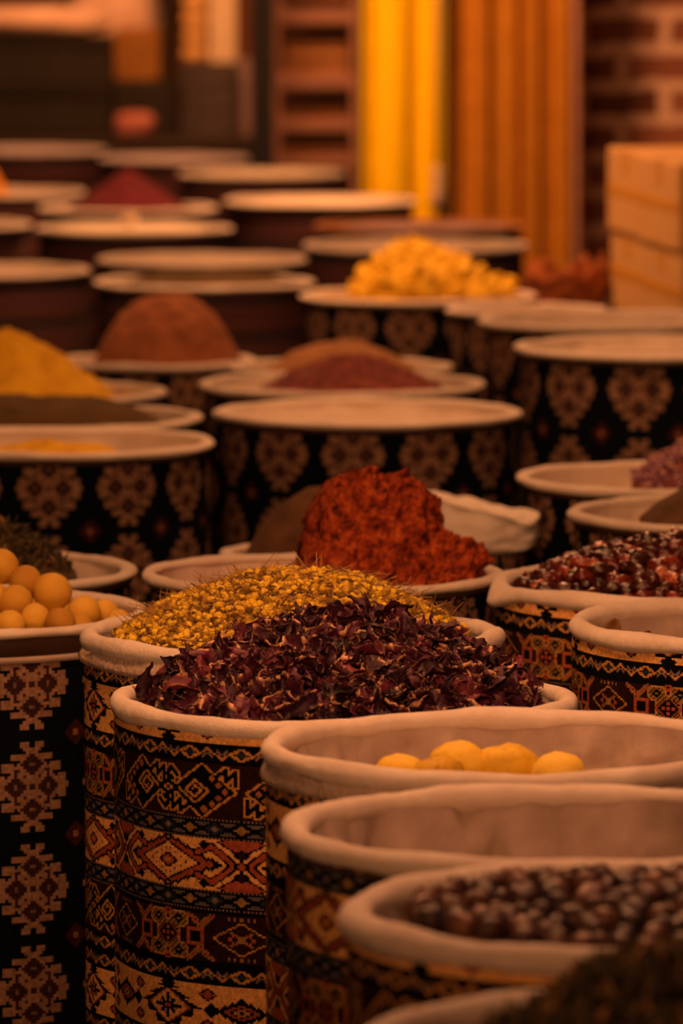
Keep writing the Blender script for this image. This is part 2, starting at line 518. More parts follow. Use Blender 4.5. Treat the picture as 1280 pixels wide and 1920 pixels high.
def border_tan():
    im, X, Y = canvas(11, BLK)
    x = (X + 420) % 28 - 14
    a = np.abs(x)
    q = np.abs(a / 5.5 + np.abs(Y) / 3.2 - 1)
    im[q < 0.27] = TAN
    im[(a / 5.5 + np.abs(Y) / 3.2) < 0.6] = NAV
    z = np.abs(Y - (3.2 - np.abs(np.abs(x) - 10) * 0.9))
    im[(np.abs(np.abs(x) - 10) < 5) & (z < 0.9) & (x > 0)] = TAN
    im[(np.abs(np.abs(x) - 10) < 5) & (np.abs(Y + (3.2 - np.abs(np.abs(x) - 10) * 0.9)) < 0.9) & (x < 0)] = TAN
    im[(np.abs(np.abs(x) - 10) < 3) & (np.abs(Y - (0.6 - np.abs(np.abs(x) - 10) * 0.9)) < 0.8) & (x > 0)] = MAU
    im[(np.abs(np.abs(x) - 10) < 3) & (np.abs(Y + (0.6 - np.abs(np.abs(x) - 10) * 0.9)) < 0.8) & (x < 0)] = MAU
    im[(np.abs(Y) > 4.4)] = BLK
    return im

def border_blue():
    im, X, Y = canvas(11, BLK)
    x = (X + 420) % 28 - 14
    a = np.abs(x)
    im[(np.abs(Y) < 4)] = GRY
    z = np.abs(np.abs(Y) - np.abs(a - 7) * 0.55)
    im[(z < 1.0) & (np.abs(Y) < 4)] = BLK
    q = a / 4.2 + np.abs(Y) / 3
    im[q < 1.25] = BLK
    im[q < 0.85] = OLV
    q = (14 - a) / 4.2 + np.abs(Y) / 3
    im[q < 1.2] = NAV
    im[q < 0.55] = MAU
    im[(np.abs(Y) > 4.4) & ((X.astype(int) % 2) == 0)] = MAU
    return im

BANDS = {'A': band_spiral(), 'B': band_medallion(), 'C': band_cross(), 'D': band_lozenge(), 't': border_tan(), 'b': border_blue()}
STITCH = 0.00215
DRUM_R, DRUM_H = 0.265, 0.74

def stitched(name, img, pal, repeat):
    """a drum wall whose every face is one stitch of the woven pattern (row 0 on top)"""
    full = np.tile(img, (1, repeat))
    rows, cols = full.shape
    th = np.arange(cols) * 2 * PI / cols
    zz = DRUM_H - np.arange(rows + 1) * DRUM_H / rows
    co = np.zeros((rows + 1, cols, 3), dtype=np.float32)
    wob = 0.0018 * np.cos(5 * th + 0.7) + 0.0012 * np.cos(9 * th)
    rad = DRUM_R + wob[None, :] * np.linspace(0.2, 1.6, rows + 1)[:, None]
    # running to the right as seen from outside
    co[:, :, 0] = rad * np.cos(th)[None, :]
    co[:, :, 1] = rad * np.sin(th)[None, :]
    co[:, :, 2] = zz[:, None]
    i = np.arange(rows)[:, None] * cols
    j = np.arange(cols)[None, :]
    k = (np.arange(cols) + 1) % cols
    a = i + cols + j
    b = i + cols + k[None, :]
    c = i + k[None, :]
    d = i + j
    quads = np.stack([a, b, c, d], axis=-1).reshape(-1).astype(np.int32)
    nf = rows * cols
    me = bpy.data.meshes.new(name)
    me.vertices.add((rows + 1) * cols)
    me.vertices.foreach_set('co', co.reshape(-1))
    me.loops.add(nf * 4)
    me.loops.foreach_set('vertex_index', quads)
    me.polygons.add(nf)
    me.polygons.foreach_set('loop_start', np.arange(nf, dtype=np.int32) * 4)
    me.polygons.foreach_set('loop_total', np.full(nf, 4, dtype=np.int32))
    me.update(calc_edges=True)
    me.polygons.foreach_set('use_smooth', np.ones(nf, dtype=bool))
    at_ = me.attributes.new('stitch', 'FLOAT_COLOR', 'FACE')
    col = np.ones((nf, 4), dtype=np.float32)
    rs = np.random.RandomState(3)
    col[:, :3] = pal[full.reshape(-1)] * (0.82 + 0.36 * rs.rand(nf, 1))
    at_.data.foreach_set('color', col.reshape(-1))
    me.materials.append(M['kilim'])
    me.validate()
    return me

def kilim(name, order, first_rows=None):
    n = int(DRUM_H / STITCH)
    rows = []
    for q, k in enumerate(order):
        b = BANDS[k]
        if q == 0 and first_rows: b = b[-first_rows:]
        rows.append(b)
    img = np.concatenate(rows, 0)
    while img.shape[0] < n:
        img = np.concatenate([img] + rows[1:], 0)
    return stitched(name, img[:n], PAL, 8)

DRUMS = {
    'K1': kilim('kilim drum spiral first', 'DtAbBbCtDt', 6),
    'K2': kilim('kilim drum lozenge first', 'AtDtCbBbAt', 8),
    'K3': kilim('kilim drum cross first', 'DtCbBbAtDt', 8),
    'K4': kilim('kilim drum medallion first', 'AbBbCtDtAb', 3),
}

def lozenge_drum():
    w, h = 32, 34
    y, x = np.mgrid[0:h, 0:w].astype(float)
    X, Y = x - w / 2 + 0.5, y - h / 2 + 0.5
    a, b = np.abs(X), np.abs(Y)
    BASE, CR, HOLE, DOT, RO, RT = range(6)
    im = np.full((h, w), BASE)
    core = a / 11 + b / 14 < 1.0
    hooks = np.zeros(im.shape, bool)
    for cx, cy in ((10.5, 2.5), (8, 6.5), (5, 10), (2.2, 13.2), (11.5, 0)):
        hooks |= (np.abs(a - cx) < 1.6) & (np.abs(b - cy) < 1.4)
    im[core | hooks] = CR
    for cx, cy in ((9.2, 4.6), (6.4, 8.4), (3.4, 12)):
        im[(np.abs(a - cx) < 0.8) & (np.abs(b - cy) < 0.8)] = BASE
    for cx, cy in ((0, 7.5), (5.5, 0)):
        q = np.abs(a - cx) / 3.7 + np.abs(b - cy) / 4.6
        im[q < 1] = HOLE
        im[q < 0.3] = DOT
    im[(a < 1.2) & (b < 1.2)] = HOLE
    for cx, cy in ((2.5, 3.5), (5, 5.5)):
        im[(np.abs(a - cx) < 0.8) & (np.abs(b - cy) < 0.8)] = HOLE
    xo, yo = w / 2 - a, h / 2 - b
    im[(xo / 5 + yo / 5) < 1] = RO
    im[(xo / 5 + yo / 5) < 0.38] = RT
    pal = np.array([(0.003, 0.006, 0.012), (0.30, 0.185, 0.125), (0.045, 0.018, 0.016), (0.16, 0.12, 0.12), (0.05, 0.014, 0.012), (0.30, 0.14, 0.07)], dtype=np.float32)
    img = np.concatenate([im] * 6, 0)[8:8 + int(DRUM_H / 0.00425)]
    return stitched('lozenge drum', img, pal, 12)
DRUMS['L'] = lozenge_drum()
vs, fs = lathe([(DRUM_R, 0), (DRUM_R, 0.2), (DRUM_R, 0.4), (DRUM_R, 0.6), (DRUM_R, DRUM_H)], 72)
DRUMS['S'] = mesh('striped drum', vs, fs, M['striped'])

# ------------------------------------------------------------------ barrels
def make_rim(Rr, t, tz, seed, bumps=(), wob=1.0, m='cream'):
    """a rolled cloth rim: outer radius Rr, half thickness t, half height tz; its top is at z = tz"""
    rr = random.Random(seed)
    ph = [rr.uniform(0, 6.28) for _ in range(6)]
    prof = []
    for i in range(16):
        a = 2 * PI * i / 16
        prof.append((Rr - t + t * math.cos(a), tz * math.sin(a)))
    def f(th, i, r, z):
        w1 = 0.0016 * math.cos(2 * th + ph[0]) + 0.0012 * math.cos(3 * th + ph[1])
        w2 = 0.0014 * math.cos(3 * th + ph[2]) + 0.0010 * math.cos(7 * th + ph[3])
        k = 1 + 0.10 * math.cos(5 * th + ph[4]) + 0.08 * math.cos(11 * th + ph[5])
        q = fn_noise((math.cos(th) * Rr, math.sin(th) * Rr, z + i * 0.004 + seed), 45, 3) * 0.0010 * wob
        r = Rr - t + (r - Rr + t) * k + w1 * wob + q
        z = z * k + 0.55 * w2 * wob + q
        for (bt, wd, dr, dz) in bumps:
            d = (th - bt + PI) % (2 * PI) - PI
            g = math.exp(-(d / wd) ** 2)
            side = 0.5 + 0.5 * math.cos(2 * PI * i / 16)
            r += dr * g * side
            z += dz * g * side
        return r, z
    vs, fs = lathe(prof, 160, f, True)
    return mesh('rim', vs, fs, M[m])

def make_liner(Ri, depth, seed, wrinkle=0.004, bulge=0.0, m='liner'):
    rr = random.Random(seed)
    ks = [(rr.randint(5, 9), rr.uniform(0, 6.28), 1.0), (rr.randint(11, 17), rr.uniform(0, 6.28), 0.8), (rr.randint(20, 31), rr.uniform(0, 6.28), 0.6)]
    creases = [(rr.uniform(0, 6.28), rr.uniform(0.02, 0.05), rr.uniform(-1.6, 2.2), rr.uniform(-1.5, 1.5)) for _ in range(26)]
    prof = [(Ri, 0.002)]
    nw = 12
    for i in range(1, nw + 1):
        prof.append((Ri - 0.004 * i / nw, -depth * i / nw))
    for i in range(1, 9):
        u = 1 - i / 8
        prof.append((max(0.0005, (Ri - 0.006) * u), -depth + bulge * (1 - u * u)))
    def f(th, i, r, z):
        g = min(1.0, i / 5.0) if i <= nw else max(0.0, (r / Ri)) ** 2
        s = sum(a * math.cos(k * th + p_ + 0.35 * math.sin(i * 0.6 + p_)) for k, p_, a in ks)
        s += 1.8 * fn_noise((math.cos(th) * 2.2, math.sin(th) * 2.2, z * 9 + seed), 3.0, 4)
        for ct, cw, ca, sl_ in creases:
            d = (th - ct + sl_ * z + PI) % (2 * PI) - PI
            s += ca * math.exp(-(d / cw) ** 2)
        return max(0.0004, r - wrinkle * g * (0.9 + 0.55 * s)), z
    vs, fs = lathe(prof, 300, f)
    return mesh('liner', vs, fs, M[m])

BAR = {}
def barrel(key, kind, cx, cy, w, Y, label, depth=0.10, collar=0.013, rz=0.0, bumps=(), t=0.0125, tz=0.0125, wrinkle=0.004, bulge=0.0,
           liner='liner', plastic=False, rim_mat='cream', name='spice_barrel', group=None):
    P = at(cx, cy, Y)
    Rr = 0.5 * w / FPX * (P - cam.location).length
    seed = len(BAR) + 3
    zr = P.z
    e = empty(name, (P.x, P.y, 0), label, 'barrel', group, rz)
    rb = Rr - 0.006
    top = zr - 0.006
    if kind in ('L', 'S'):
        top = zr - collar - 0.002
        rb = Rr - 0.012
    d = obj('drum', DRUMS[kind], e, scale=(rb / DRUM_R, rb / DRUM_R, top / DRUM_H))
    rr = [(bt - rz, wd, dr, dz) for bt, wd, dr, dz in bumps]
    if kind in ('L', 'S'):
        obj('rim', make_rim(Rr, 0.0115, 0.0075, seed, rr, 0.8, rim_mat), e, (0, 0, zr))
        prof = [(Rr - 0.0125, -collar - 0.002), (Rr - 0.0085, -collar), (Rr - 0.0075, -0.004), (Rr - 0.010, 0.0)]
        vs, fs = lathe(prof, 96)
        obj('collar_band', mesh('collar_band', vs, fs, M['brown_band']), e, (0, 0, zr))
        if collar > 0.025:
            prof = [(Rr - 0.013, -collar - 0.010), (Rr - 0.0085, -collar - 0.0095), (Rr - 0.0082, -collar - 0.001), (Rr - 0.0125, -collar)]
            vs, fs = lathe(prof, 96)
            obj('hem_strip', mesh('hem_strip', vs, fs, M['liner']), e, (0, 0, zr))
        Ri = Rr - 0.019
    else:
        obj('rim', make_rim(Rr, t, tz, seed, rr, 1.0, rim_mat), e, (0, 0, zr))
        Ri = Rr - 2 * t + 0.003
        if plastic:
            prof = [(Rr - 0.005, -0.030), (Rr - 0.0005, -0.027), (Rr + 0.0006, -0.022), (Rr - 0.002, -0.017), (Rr - 0.0045, -0.012), (Rr - 0.006, -0.006)]
            rq = random.Random(seed)
            pq = rq.uniform(0, 6)
            vs, fs = lathe(prof, 160, lambda th, i, r, z: (r + 0.0008 * math.sin(13 * th + pq + i), z * (1 + 0.05 * math.sin(3 * th + pq))))
            obj('plastic_wrap', mesh('plastic_wrap', vs, fs, M['plastic']), e, (0, 0, zr))
    if kind in ('L', 'S') and liner == 'liner': liner = 'pale_liner'
    if wrinkle == 0.004: wrinkle = 0.0016
    obj('liner', make_liner(Ri, depth, seed, wrinkle, bulge, liner), e, (0, 0, zr - 0.001))
    BAR[key] = dict(P=P, R=Rr, Ri=Ri, z=zr, depth=depth, e=e, bulge=bulge)
    return e

LZ = 'L'
# ---- the row of kilim barrels in front
barrel('F1', 'K3', 1230, 1972, 1150, 5.15, 'nearest patterned barrel, cut by the bottom right corner, heaped with dark herbs', 0.05, rz=0.4)
barrel('F2', 'K1', 1208, 1722, 1137, 5.8, 'patterned barrel with fat cream rim full of dark round berries', 0.045, rz=1.1, t=0.016, tz=0.015)
barrel('F3', 'K4', 1047, 1562, 1041, 6.36, 'patterned barrel with an empty wrinkled cream cloth lining, between the berries and the yellow fruits', 0.22, rz=0.16, wrinkle=0.021, t=0.0135, tz=0.0135)
barrel('F4', 'K2', 960, 1407, 944, 7.0, 'patterned barrel with a cream cloth lining and a few yellow fruits at the bottom', 0.085, rz=0.3, plastic=True, wrinkle=0.008, bulge=0.03)
barrel('F5', 'K1', 643, 1318, 877, 7.58, 'patterned barrel with cream rim heaped with dark burgundy dried hibiscus', 0.05, rz=0.34)
barrel('F6', 'K2', 544, 1195, 792, 8.25, 'patterned barrel with plastic wrapped collar heaped with yellow chamomile', 0.05, rz=-0.03, plastic=True, bumps=[(-0.15, 0.10, 0.004, 0.006)])
barrel('F7', 'K3', 1295, 1098, 750, 8.85, 'patterned barrel with a pinched rim corner heaped with glossy red rosehips', 0.05, rz=0.32,
       bumps=[(PI + 0.22, 0.16, 0.014, -0.016)], t=0.013, tz=0.012)
barrel('F8', 'K3', 1462, 1175, 795, 8.3, 'patterned barrel with plain cloth lining and a few dry leaves, at the right edge', 0.06, rz=-0.225, t=0.0145)
# ---- navy lozenge barrels
barrel('L1', LZ, -100, 1150, 770, 8.65, 'navy lozenge barrel at the left edge, filled with round yellow fruits', 0.09, rz=0.23, collar=0.030)
barrel('L2', LZ, -97, 1072, 710, 9.28, 'barrel at the left edge behind the round yellow fruits, holding a dark herb heap', 0.07, rz=0.2)
barrel('RH', LZ, 605, 1078, 680, 9.1, 'barrel under the bright red heap, just behind the chamomile', 0.05, rz=0.1)
barrel('DM', LZ, 598, 1040, 372, 10.0, 'narrow barrel with a dim brown mound, hidden behind the red heap', 0.04, rz=0.3)
barrel('R1', LZ, 1285, 898, 635, 10.45, 'navy lozenge barrel holding purple dried flowers', 0.06, rz=0.13)
barrel('R2', LZ, 1400, 964, 677, 9.75, 'barrel with pale lining and brown mound behind the red rosehips', 0.06, rz=0.3)
barrel('M1', LZ, 105, 832, 600, 11.0, 'navy lozenge barrel at left with a little yellow powder on a pale lining', 0.055, rz=0.26)
barrel('M2', LZ, 690, 775, 580, 11.55, 'wide navy lozenge barrel with bare cream top, behind the bright red heap', 0.022, rz=0.157)
barrel('M3', LZ, 1252, 652, 580, 12.0, 'navy lozenge barrel with bare cream top, nearer of the two before the cartons', 0.022, rz=0.02)
barrel('M4', LZ, 1147, 602, 500, 13.15, 'navy lozenge barrel with bare cream top, farther of the two before the cartons', 0.022, rz=0.2)
barrel('M5', LZ, 785, 556, 446, 14.6, 'navy lozenge barrel heaped with bright yellow chunks', 0.05, rz=0.17)
barrel('M6', LZ, 985, 582, 300, 13.9, 'small navy lozenge barrel half hidden to the right of the yellow chunks', 0.04, rz=0.1)
barrel('M7', LZ, 295, 678, 370, 13.5, 'barrel carrying the large red brown powder mound', 0.04, rz=0.1)
barrel('M8', LZ, 640, 690, 420, 13.15, 'barrel with the tan spice mound, behind the maroon flakes', 0.04, rz=0.0)
barrel('M9', LZ, 640, 722, 540, 12.4, 'barrel with maroon flakes, right behind the wide bare cream top', 0.05, rz=0.0)
barrel('M10', LZ, 47, 737, 530, 12.4, 'barrel at the left edge carrying the tall yellow powder mound', 0.05, rz=0.0)
barrel('M11', LZ, 93, 785, 573, 11.7, 'barrel with flat dark olive powder in front of the yellow powder mound', 0.045, rz=0.0)
# ---- dark red striped barrels at the back
barrel('B1', 'S', 382, 530, 415, 15.6, 'dark red striped barrel with olive spice, right behind the red brown mound', 0.07)
barrel('B2', 'S', 380, 488, 398, 16.5, 'dark red striped barrel with bare cream top behind the olive spice', 0.04)
barrel('B3', 'S', -35, 508, 412, 16.1, 'striped barrel with pale top at the left edge above the yellow powder mound', 0.03)
barrel('B4', 'S', 250, 430, 370, 18.0, 'dark striped barrel with bright pale filling and a small ball', 0.03)
barrel('B5', 'S', -120, 422, 357, 18.5, 'striped barrel with cream top cut off by the left edge, beside the small ball', 0.03)
barrel('B6', 'S', 240, 392, 337, 19.6, 'barrel under the crimson powder mound', 0.04)
barrel('B7', 'S', 600, 378, 360, 19.8, 'dark striped barrel with bright cream top in front of the yellow curtain', 0.03)
barrel('B8', 'S', 490, 326, 315, 21.85, 'barrel with cream top in front of the black post', 0.03)
barrel('B9', 'S', 778, 462, 423, 17.2, 'dark barrel with pale lining right behind the yellow chunks', 0.05)
barrel('B9b', 'S', 785, 425, 395, 18.25, 'barrel with red brown rim in front of the amber curtain', 0.04, liner='grey_liner', rim_mat='fold_brown')
barrel('B10', 'S', 0, 362, 322, 20.5, 'pale topped barrel at the left edge beside the crimson mound, with orange powder', 0.03)
barrel('C1', 'S', 60, 283, 280, 23.6, 'barrel with greyish pink top in front of the dark crates', 0.03, liner='grey_liner', rim_mat='grey_liner')
barrel('C2', 'S', 325, 298, 285, 22.75, 'barrel with greyish pink top in front of the stacked grey boxes', 0.03, liner='grey_liner', rim_mat='grey_liner')

# ------------------------------------------------------------------ heaps
class Heap:
    def __init__(s, key, Rm, h, p=1.6, off=(0, 0), lean=(0, 0), amp=0.004, freq=18, seed=0):
        s.b = BAR[key]
        s.Rm, s.h, s.p, s.off, s.lean, s.amp, s.freq, s.seed = Rm, h, p, off, lean, amp, freq, seed
        s.base = s.b['z'] - s.b['depth'] + 0.001
        s.c = s.b['P']
    def z(s, x, y):
        """height over the barrel's rim at a place from the barrel's axis"""
        r = math.hypot(x - s.off[0], y - s.off[1]) / s.Rm
        if r >= 1: return -s.b['depth'] * 0.6
        ax, ay = s.lean
        u = math.hypot(x - s.off[0] - ax * (1 - r), y - s.off[1] - ay * (1 - r)) / s.Rm
        u = min(1.0, u)
        zz = s.h * (1 - u ** s.p)
        return zz - 0.004 + s.amp * fn_noise((x, y, s.seed), s.freq, 4)
    def build(s, name, m, label, cat, kind=None, rings=36, segs=96, rough=0.0, sink=0.0):
        vs, fs = [], []
        zb = s.base - s.b['z']
        vs.append((s.off[0] + 0, s.off[1] + 0, s.z(s.off[0], s.off[1]) - sink))
        for i in range(1, rings + 1):
            r = s.Rm * min(0.999, i / rings)
            for k in range(segs):
                a = 2 * PI * k / segs
                x, y = s.off[0] + r * math.cos(a), s.off[1] + r * math.sin(a)
                z = s.z(x, y) - sink
                if rough:
                    z += rough * fn_noise((x * 3, y * 3, 5.1 + s.seed), 40, 3)
                vs.append((x, y, max(z, zb + 0.002)))
        for k in range(segs):
            a = 2 * PI * k / segs
            vs.append((s.off[0] + s.Rm * 1.0 * math.cos(a), s.off[1] + s.Rm * 1.0 * math.sin(a), zb))
        for k in range(segs):
            fs.append((0, 1 + k, 1 + (k + 1) % segs))
        for i in range(rings):
            for k in range(segs):
                a, b = 1 + i * segs + k, 1 + i * segs + (k + 1) % segs
                fs.append((a, a + segs, b + segs, b))
        o = obj(name, mesh(name, vs, fs, M[m]), None, (s.c.x, s.c.y, s.b['z']))
        return tag(o, label, cat, None, kind)

def heap(key, name, m, label, cat, h, Rm=None, kind='stuff', p=1.6, off=(0, 0), lean=(0, 0), amp=0.006, freq=16, rough=0.0, cone=False):
    hp = Heap(key, Rm or BAR[key]['Ri'] - 0.018, h, p, off, lean, amp, freq, len(key) + ord(key[-1]))
    hp.build(name, m, label, cat, kind, rough=rough)
    return hp

# powders and seeds that nobody could count
heap('M10', 'powder_mound', 'yellow_powder', 'tall yellow curry powder mound at the left edge', 'spice', 0.125, 0.205, p=1.35, off=(-0.03, 0), rough=0.009)
heap('M7', 'powder_mound', 'brown_powder', 'large domed red brown powder mound', 'spice', 0.142, 0.158, p=2.7, off=(0.022, 0), rough=0.009)
heap('M8', 'seed_mound', 'tan_powder', 'tan spice mound behind the maroon flakes', 'spice', 0.062, 0.16, p=1.7)
heap('M9', 'flake_mound', 'maroon_bits', 'low mound of maroon flakes behind the wide bare cream top', 'spice', 0.062, 0.175, p=1.5, off=(0.02, -0.01), rough=0.012)
heap('M11', 'powder_mound', 'olive_powder', 'flat dark olive powder in front of the yellow powder mound', 'spice', 0.042, 0.225, p=4, off=(-0.02, -0.01))
heap('M1', 'powder_heap', 'yellow_powder', 'small rest of yellow powder on the pale lining of the left lozenge barrel', 'spice', 0.012, 0.11, p=1.5, off=(-0.005, -0.055))
heap('DM', 'powder_mound', 'dark_brown_powder', 'dim brown mound half hidden left of the red heap', 'spice', 0.112, 0.120, p=1.9, off=(0.0, 0))
heap('R2', 'powder_mound', 'dark_brown_powder', 'brown spice mound at the right edge behind the rosehips', 'spice', 0.085, 0.185, p=1.6, off=(0.02, 0))
heap('B1', 'seed_heap', 'olive_powder', 'dark olive spice in the striped barrel behind the red brown mound', 'spice', 0.026, 0.20, p=5, off=(0.01, 0.03))
heap('B4', 'flour_heap', 'pale_powder', 'bright pale filling of the striped barrel with a ball on it', 'spice', 0.012, p=4, amp=0.003)
heap('B6', 'powder_mound', 'crimson', 'crimson red powder mound at the back', 'spice', 0.130, 0.19, p=1.05)
heap('B7', 'flour_heap', 'pale_powder', 'pale filling of the barrel in front of the yellow curtain', 'spice', 0.012, p=4, amp=0.003)
heap('B8', 'flour_heap', 'pale_powder', 'pale filling of the barrel in front of the black post', 'spice', 0.008, p=4, amp=0.003)
heap('B10', 'powder_mound', 'orange_powder', 'orange powder mound at the left edge near the dark crates', 'spice', 0.15, 0.11, p=1.4, off=(-0.08, 0))

# bright red heap: one big steep lump and a smaller one to its right
def red_heap():
    b = BAR['RH']
    lumps = [((0.072, 0.01), 0.116, 0.142, 4.2), ((0.186, -0.03), 0.066, 0.054, 3.0), ((0.12, -0.07), 0.115, 0.02, 2.2), ((0.045, -0.035), 0.092, 0.07, 3.0)]
    n = 230
    S = b['Ri'] + 0.02
    vs, fs, idx = [], [], {}
    for i in range(n + 1):
        for j in range(n + 1):
            x, y = -S + 2 * S * i / n, -S + 2 * S * j / n
            if math.hypot(x, y) > S: continue
            z = -0.03
            for (cx, cy), rr, h, p in lumps:
                q = fn_noise((x * 1.0, y * 1.0, h), 14, 3) * 0.18
                u = max(0.0, math.hypot(x - cx, y - cy) / rr + q * 0.6)
                if u < 1:
                    z = max(z, -0.03 + (h + 0.03) * (1 - u ** p) ** 0.8)
            v = Vector((x, y, z))
            q = fn_noise(v, 42, 4) * 0.014 + fn_noise(v, 120, 2) * 0.006
            if z > -0.028:
                v += Vector((q * 0.8, q * -0.9, q))
            idx[i, j] = len(vs)
            rv = math.hypot(v.x, v.y)
            if v.z < 0.02 and rv > b['Ri'] - 0.01:
                v.x *= (b['Ri'] - 0.01) / rv
                v.y *= (b['Ri'] - 0.01) / rv
            vs.append(v)
    for i in range(n):
        for j in range(n):
            k = [(i, j), (i + 1, j), (i + 1, j + 1), (i, j + 1)]
            if all(t_ in idx for t_ in k):
                fs.append(tuple(idx[t_] for t_ in k))
    o = obj('pepper_flake_heap', mesh('pepper_flake_heap', vs, fs, M['red_flake']), None, (b['P'].x, b['P'].y, b['z']))
    tag(o, 'bright orange red crumbly heap, one tall lump and a lower one, behind the chamomile', 'spice', None, 'stuff')
red_heap()

# ------------------------------------------------------------------ scattered fine stuff
def ico(sub, r=1.0):
    bm = bmesh.new()
    bmesh.ops.create_icosphere(bm, subdivisions=sub, radius=r)
    vs = np.array([v.co[:] for v in bm.verts])
    fs = [tuple(v.index for v in f.verts) for f in bm.faces]
    bm.free()
    return vs, fs
ICO1, ICO1F = ico(1)
ICO2, ICO2F = ico(2)
ICO3, ICO3F = ico(3)

def rot(rng):
    return np.array(Euler((rng.uniform(0, 6.28), rng.uniform(0, 6.28), rng.uniform(0, 6.28))).to_matrix())

class Soup:
    def __init__(s): s.v, s.f, s.n = [], [], 0
    def add(s, v, f):
        s.v.append(np.asarray(v))
        s.f.extend([tuple(i + s.n for i in q) for q in f])
        s.n += len(v)
    def stick(s, a, b, c, r, sides=4):
        pts = [Vector(a), Vector(b), Vector(c)]
        vs = []
        for i, p_ in enumerate(pts):
            d = (pts[min(i + 1, 2)] - pts[max(i - 1, 0)]).normalized()
            u = d.orthogonal().normalized()
            w = d.cross(u)
            rr = r * (1.0, 0.85, 0.5)[i]
            for k in range(sides):
                an = 2 * PI * k / sides
                vs.append(p_ + u * (rr * math.cos(an)) + w * (rr * math.sin(an)))
        fs = []
        for i in range(2):
            for k in range(sides):
                fs.append((i * sides + k, i * sides + (k + 1) % sides, (i + 1) * sides + (k + 1) % sides, (i + 1) * sides + k))
        fs.append(tuple(range(sides))[::-1])
        fs.append(tuple(2 * sides + k for k in range(sides)))
        s.add([v[:] for v in vs], fs)
    def mesh(s, name, m):
        return mesh(name, np.concatenate(s.v, 0).tolist(), s.f, m)

def chamomile():
    b = BAR['F6']
    hp = Heap('F6', b['Ri'] - 0.014, 0.088, 2.0, (0, 0), (0.02, 0), 0.006, 12, 4)
    rng = random.Random(11)
    s = Soup()
    heads = []
    # a few shapes of flower head: domed, squashed, with a hollow
    for q in range(6):
        v = ICO2.copy()
        v[:, 2] *= 0.75 + 0.1 * q
        for i in range(len(v)):
            v[i] *= 1 + 0.34 * fn_noise((v[i][0] + q * 3.1, v[i][1], v[i][2]), 2.0, 3)
        heads.append(v)
    n = 0
    while n < 6200:
        x, y = rng.uniform(-1, 1) * hp.Rm, rng.uniform(-1, 1) * hp.Rm
        if math.hypot(x, y) > hp.Rm * 0.96 or (y > 0.10 and rng.random() < 0.6): continue
        z = hp.z(x, y) + rng.uniform(-0.004, 0.004)
        r = rng.choice((0.0032, 0.0042, 0.0050, 0.0058))
        low = rng.random() < 0.45
        if low: r *= 0.5
        v = heads[rng.randrange(6)] @ rot(rng).T * r + np.array((x, y, z))
        s.add(v, ICO2F)
        n += 1
    head_mesh = s.mesh('chamomile_heap', M['chamomile'])
    head_mesh.materials.append(M['stalk'])
    base_n = len(head_mesh.polygons)
    s2 = Soup()
    for q in range(2600):
        a, rr = rng.uniform(0, 6.28), hp.Rm * 0.91 * math.sqrt(rng.random())
        x, y = rr * math.cos(a), rr * math.sin(a)
        L = rng.choice((0.008, 0.012, 0.016, 0.024, 0.034))
        d = Vector((rng.uniform(-1, 1), rng.uniform(-1, 1), rng.uniform(-0.05, 0.35) if rng.random() < 0.965 else rng.uniform(0.4, 1.1))).normalized()
        p0 = Vector((x, y, hp.z(x, y) + rng.uniform(0.001, 0.005)))
        mid = p0 + d * L * 0.5 + Vector((rng.uniform(-1, 1), rng.uniform(-1, 1), rng.uniform(-0.5, 1))) * L * 0.12
        p2 = p0 + d * L
        if math.hypot(p2.x, p2.y) < hp.Rm:
            p2.z = max(p2.z, hp.z(p2.x, p2.y) + 0.003)
        s2.stick(p0, mid, p2, rng.choice((0.00045, 0.0006, 0.0009)) * (1.6 if L > 0.03 and rng.random() < 0.15 else 1))
    st = s2.mesh('stalks', M['stalk'])
    core = hp
    # the core below carries heads and stalks: all of it is one heap
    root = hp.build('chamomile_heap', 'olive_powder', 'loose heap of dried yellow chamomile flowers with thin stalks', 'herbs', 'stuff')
    hm = obj('flower_heads', head_mesh, root)
    sm = obj('stalks', st, root)
    hm['kind'] = 'stuff'
    sm['kind'] = 'stuff'
    root['label'] = 'loose heap of dried yellow chamomile flowers with thin stalks'
chamomile()

def herb_heap(key, h, Rm, n, label, off=(0, 0), size=0.012, p=1.8, front=-9):
    hp = Heap(key, Rm, h, p, off, (0, 0), 0.008, 14, 9)
    root = hp.build('herb_heap', 'olive_powder', label, 'herbs', 'stuff')
    rng = random.Random(len(label))
    s = Soup()
    for q in range(n):
        a, rr = rng.uniform(0, 6.28), Rm * 0.95 * math.sqrt(rng.random())
        x, y = off[0] + rr * math.cos(a), off[1] + rr * math.sin(a)
        z = hp.z(x, y) + rng.uniform(-0.001, 0.007)
        L, w = size * rng.uniform(0.6, 1.8), size * rng.uniform(0.15, 0.4)
        m3 = rot(rng)
        cu = rng.uniform(-0.4, 0.4)
        v = np.array([(-L, 0, 0), (-L * 0.3, w, cu * w), (L * 0.4, w * 0.8, -cu * w), (L, 0, cu * L * 0.5), (L * 0.4, -w * 0.8, cu * w), (-L * 0.3, -w, 0.3 * w)])
        v2 = v + np.array((0, 0, 0.0006))
        f = [(0, 1, 2, 3, 4, 5), (11, 10, 9, 8, 7, 6)] + [(i, i + 6, (i + 1) % 6 + 6, (i + 1) % 6) for i in range(6)]
        s.add(np.concatenate([v, v2]) @ m3.T + np.array((x, y, z)), f)
    o = obj('leaf_bits', s.mesh('leaf_bits', M['herb']), root)
    o['kind'] = 'stuff'
herb_heap('F1', 0.085, BAR['F1']['Ri'] - 0.048, 2600, 'shaggy heap of dark dried herbs in the bottom right corner', (0.03, 0), 0.013, 1.5)
herb_heap('L2', 0.105, BAR['L2']['Ri'] - 0.05, 1500, 'dark twiggy herb heap at the left edge behind the round yellow fruits', (-0.02, 0), 0.012, 1.5)

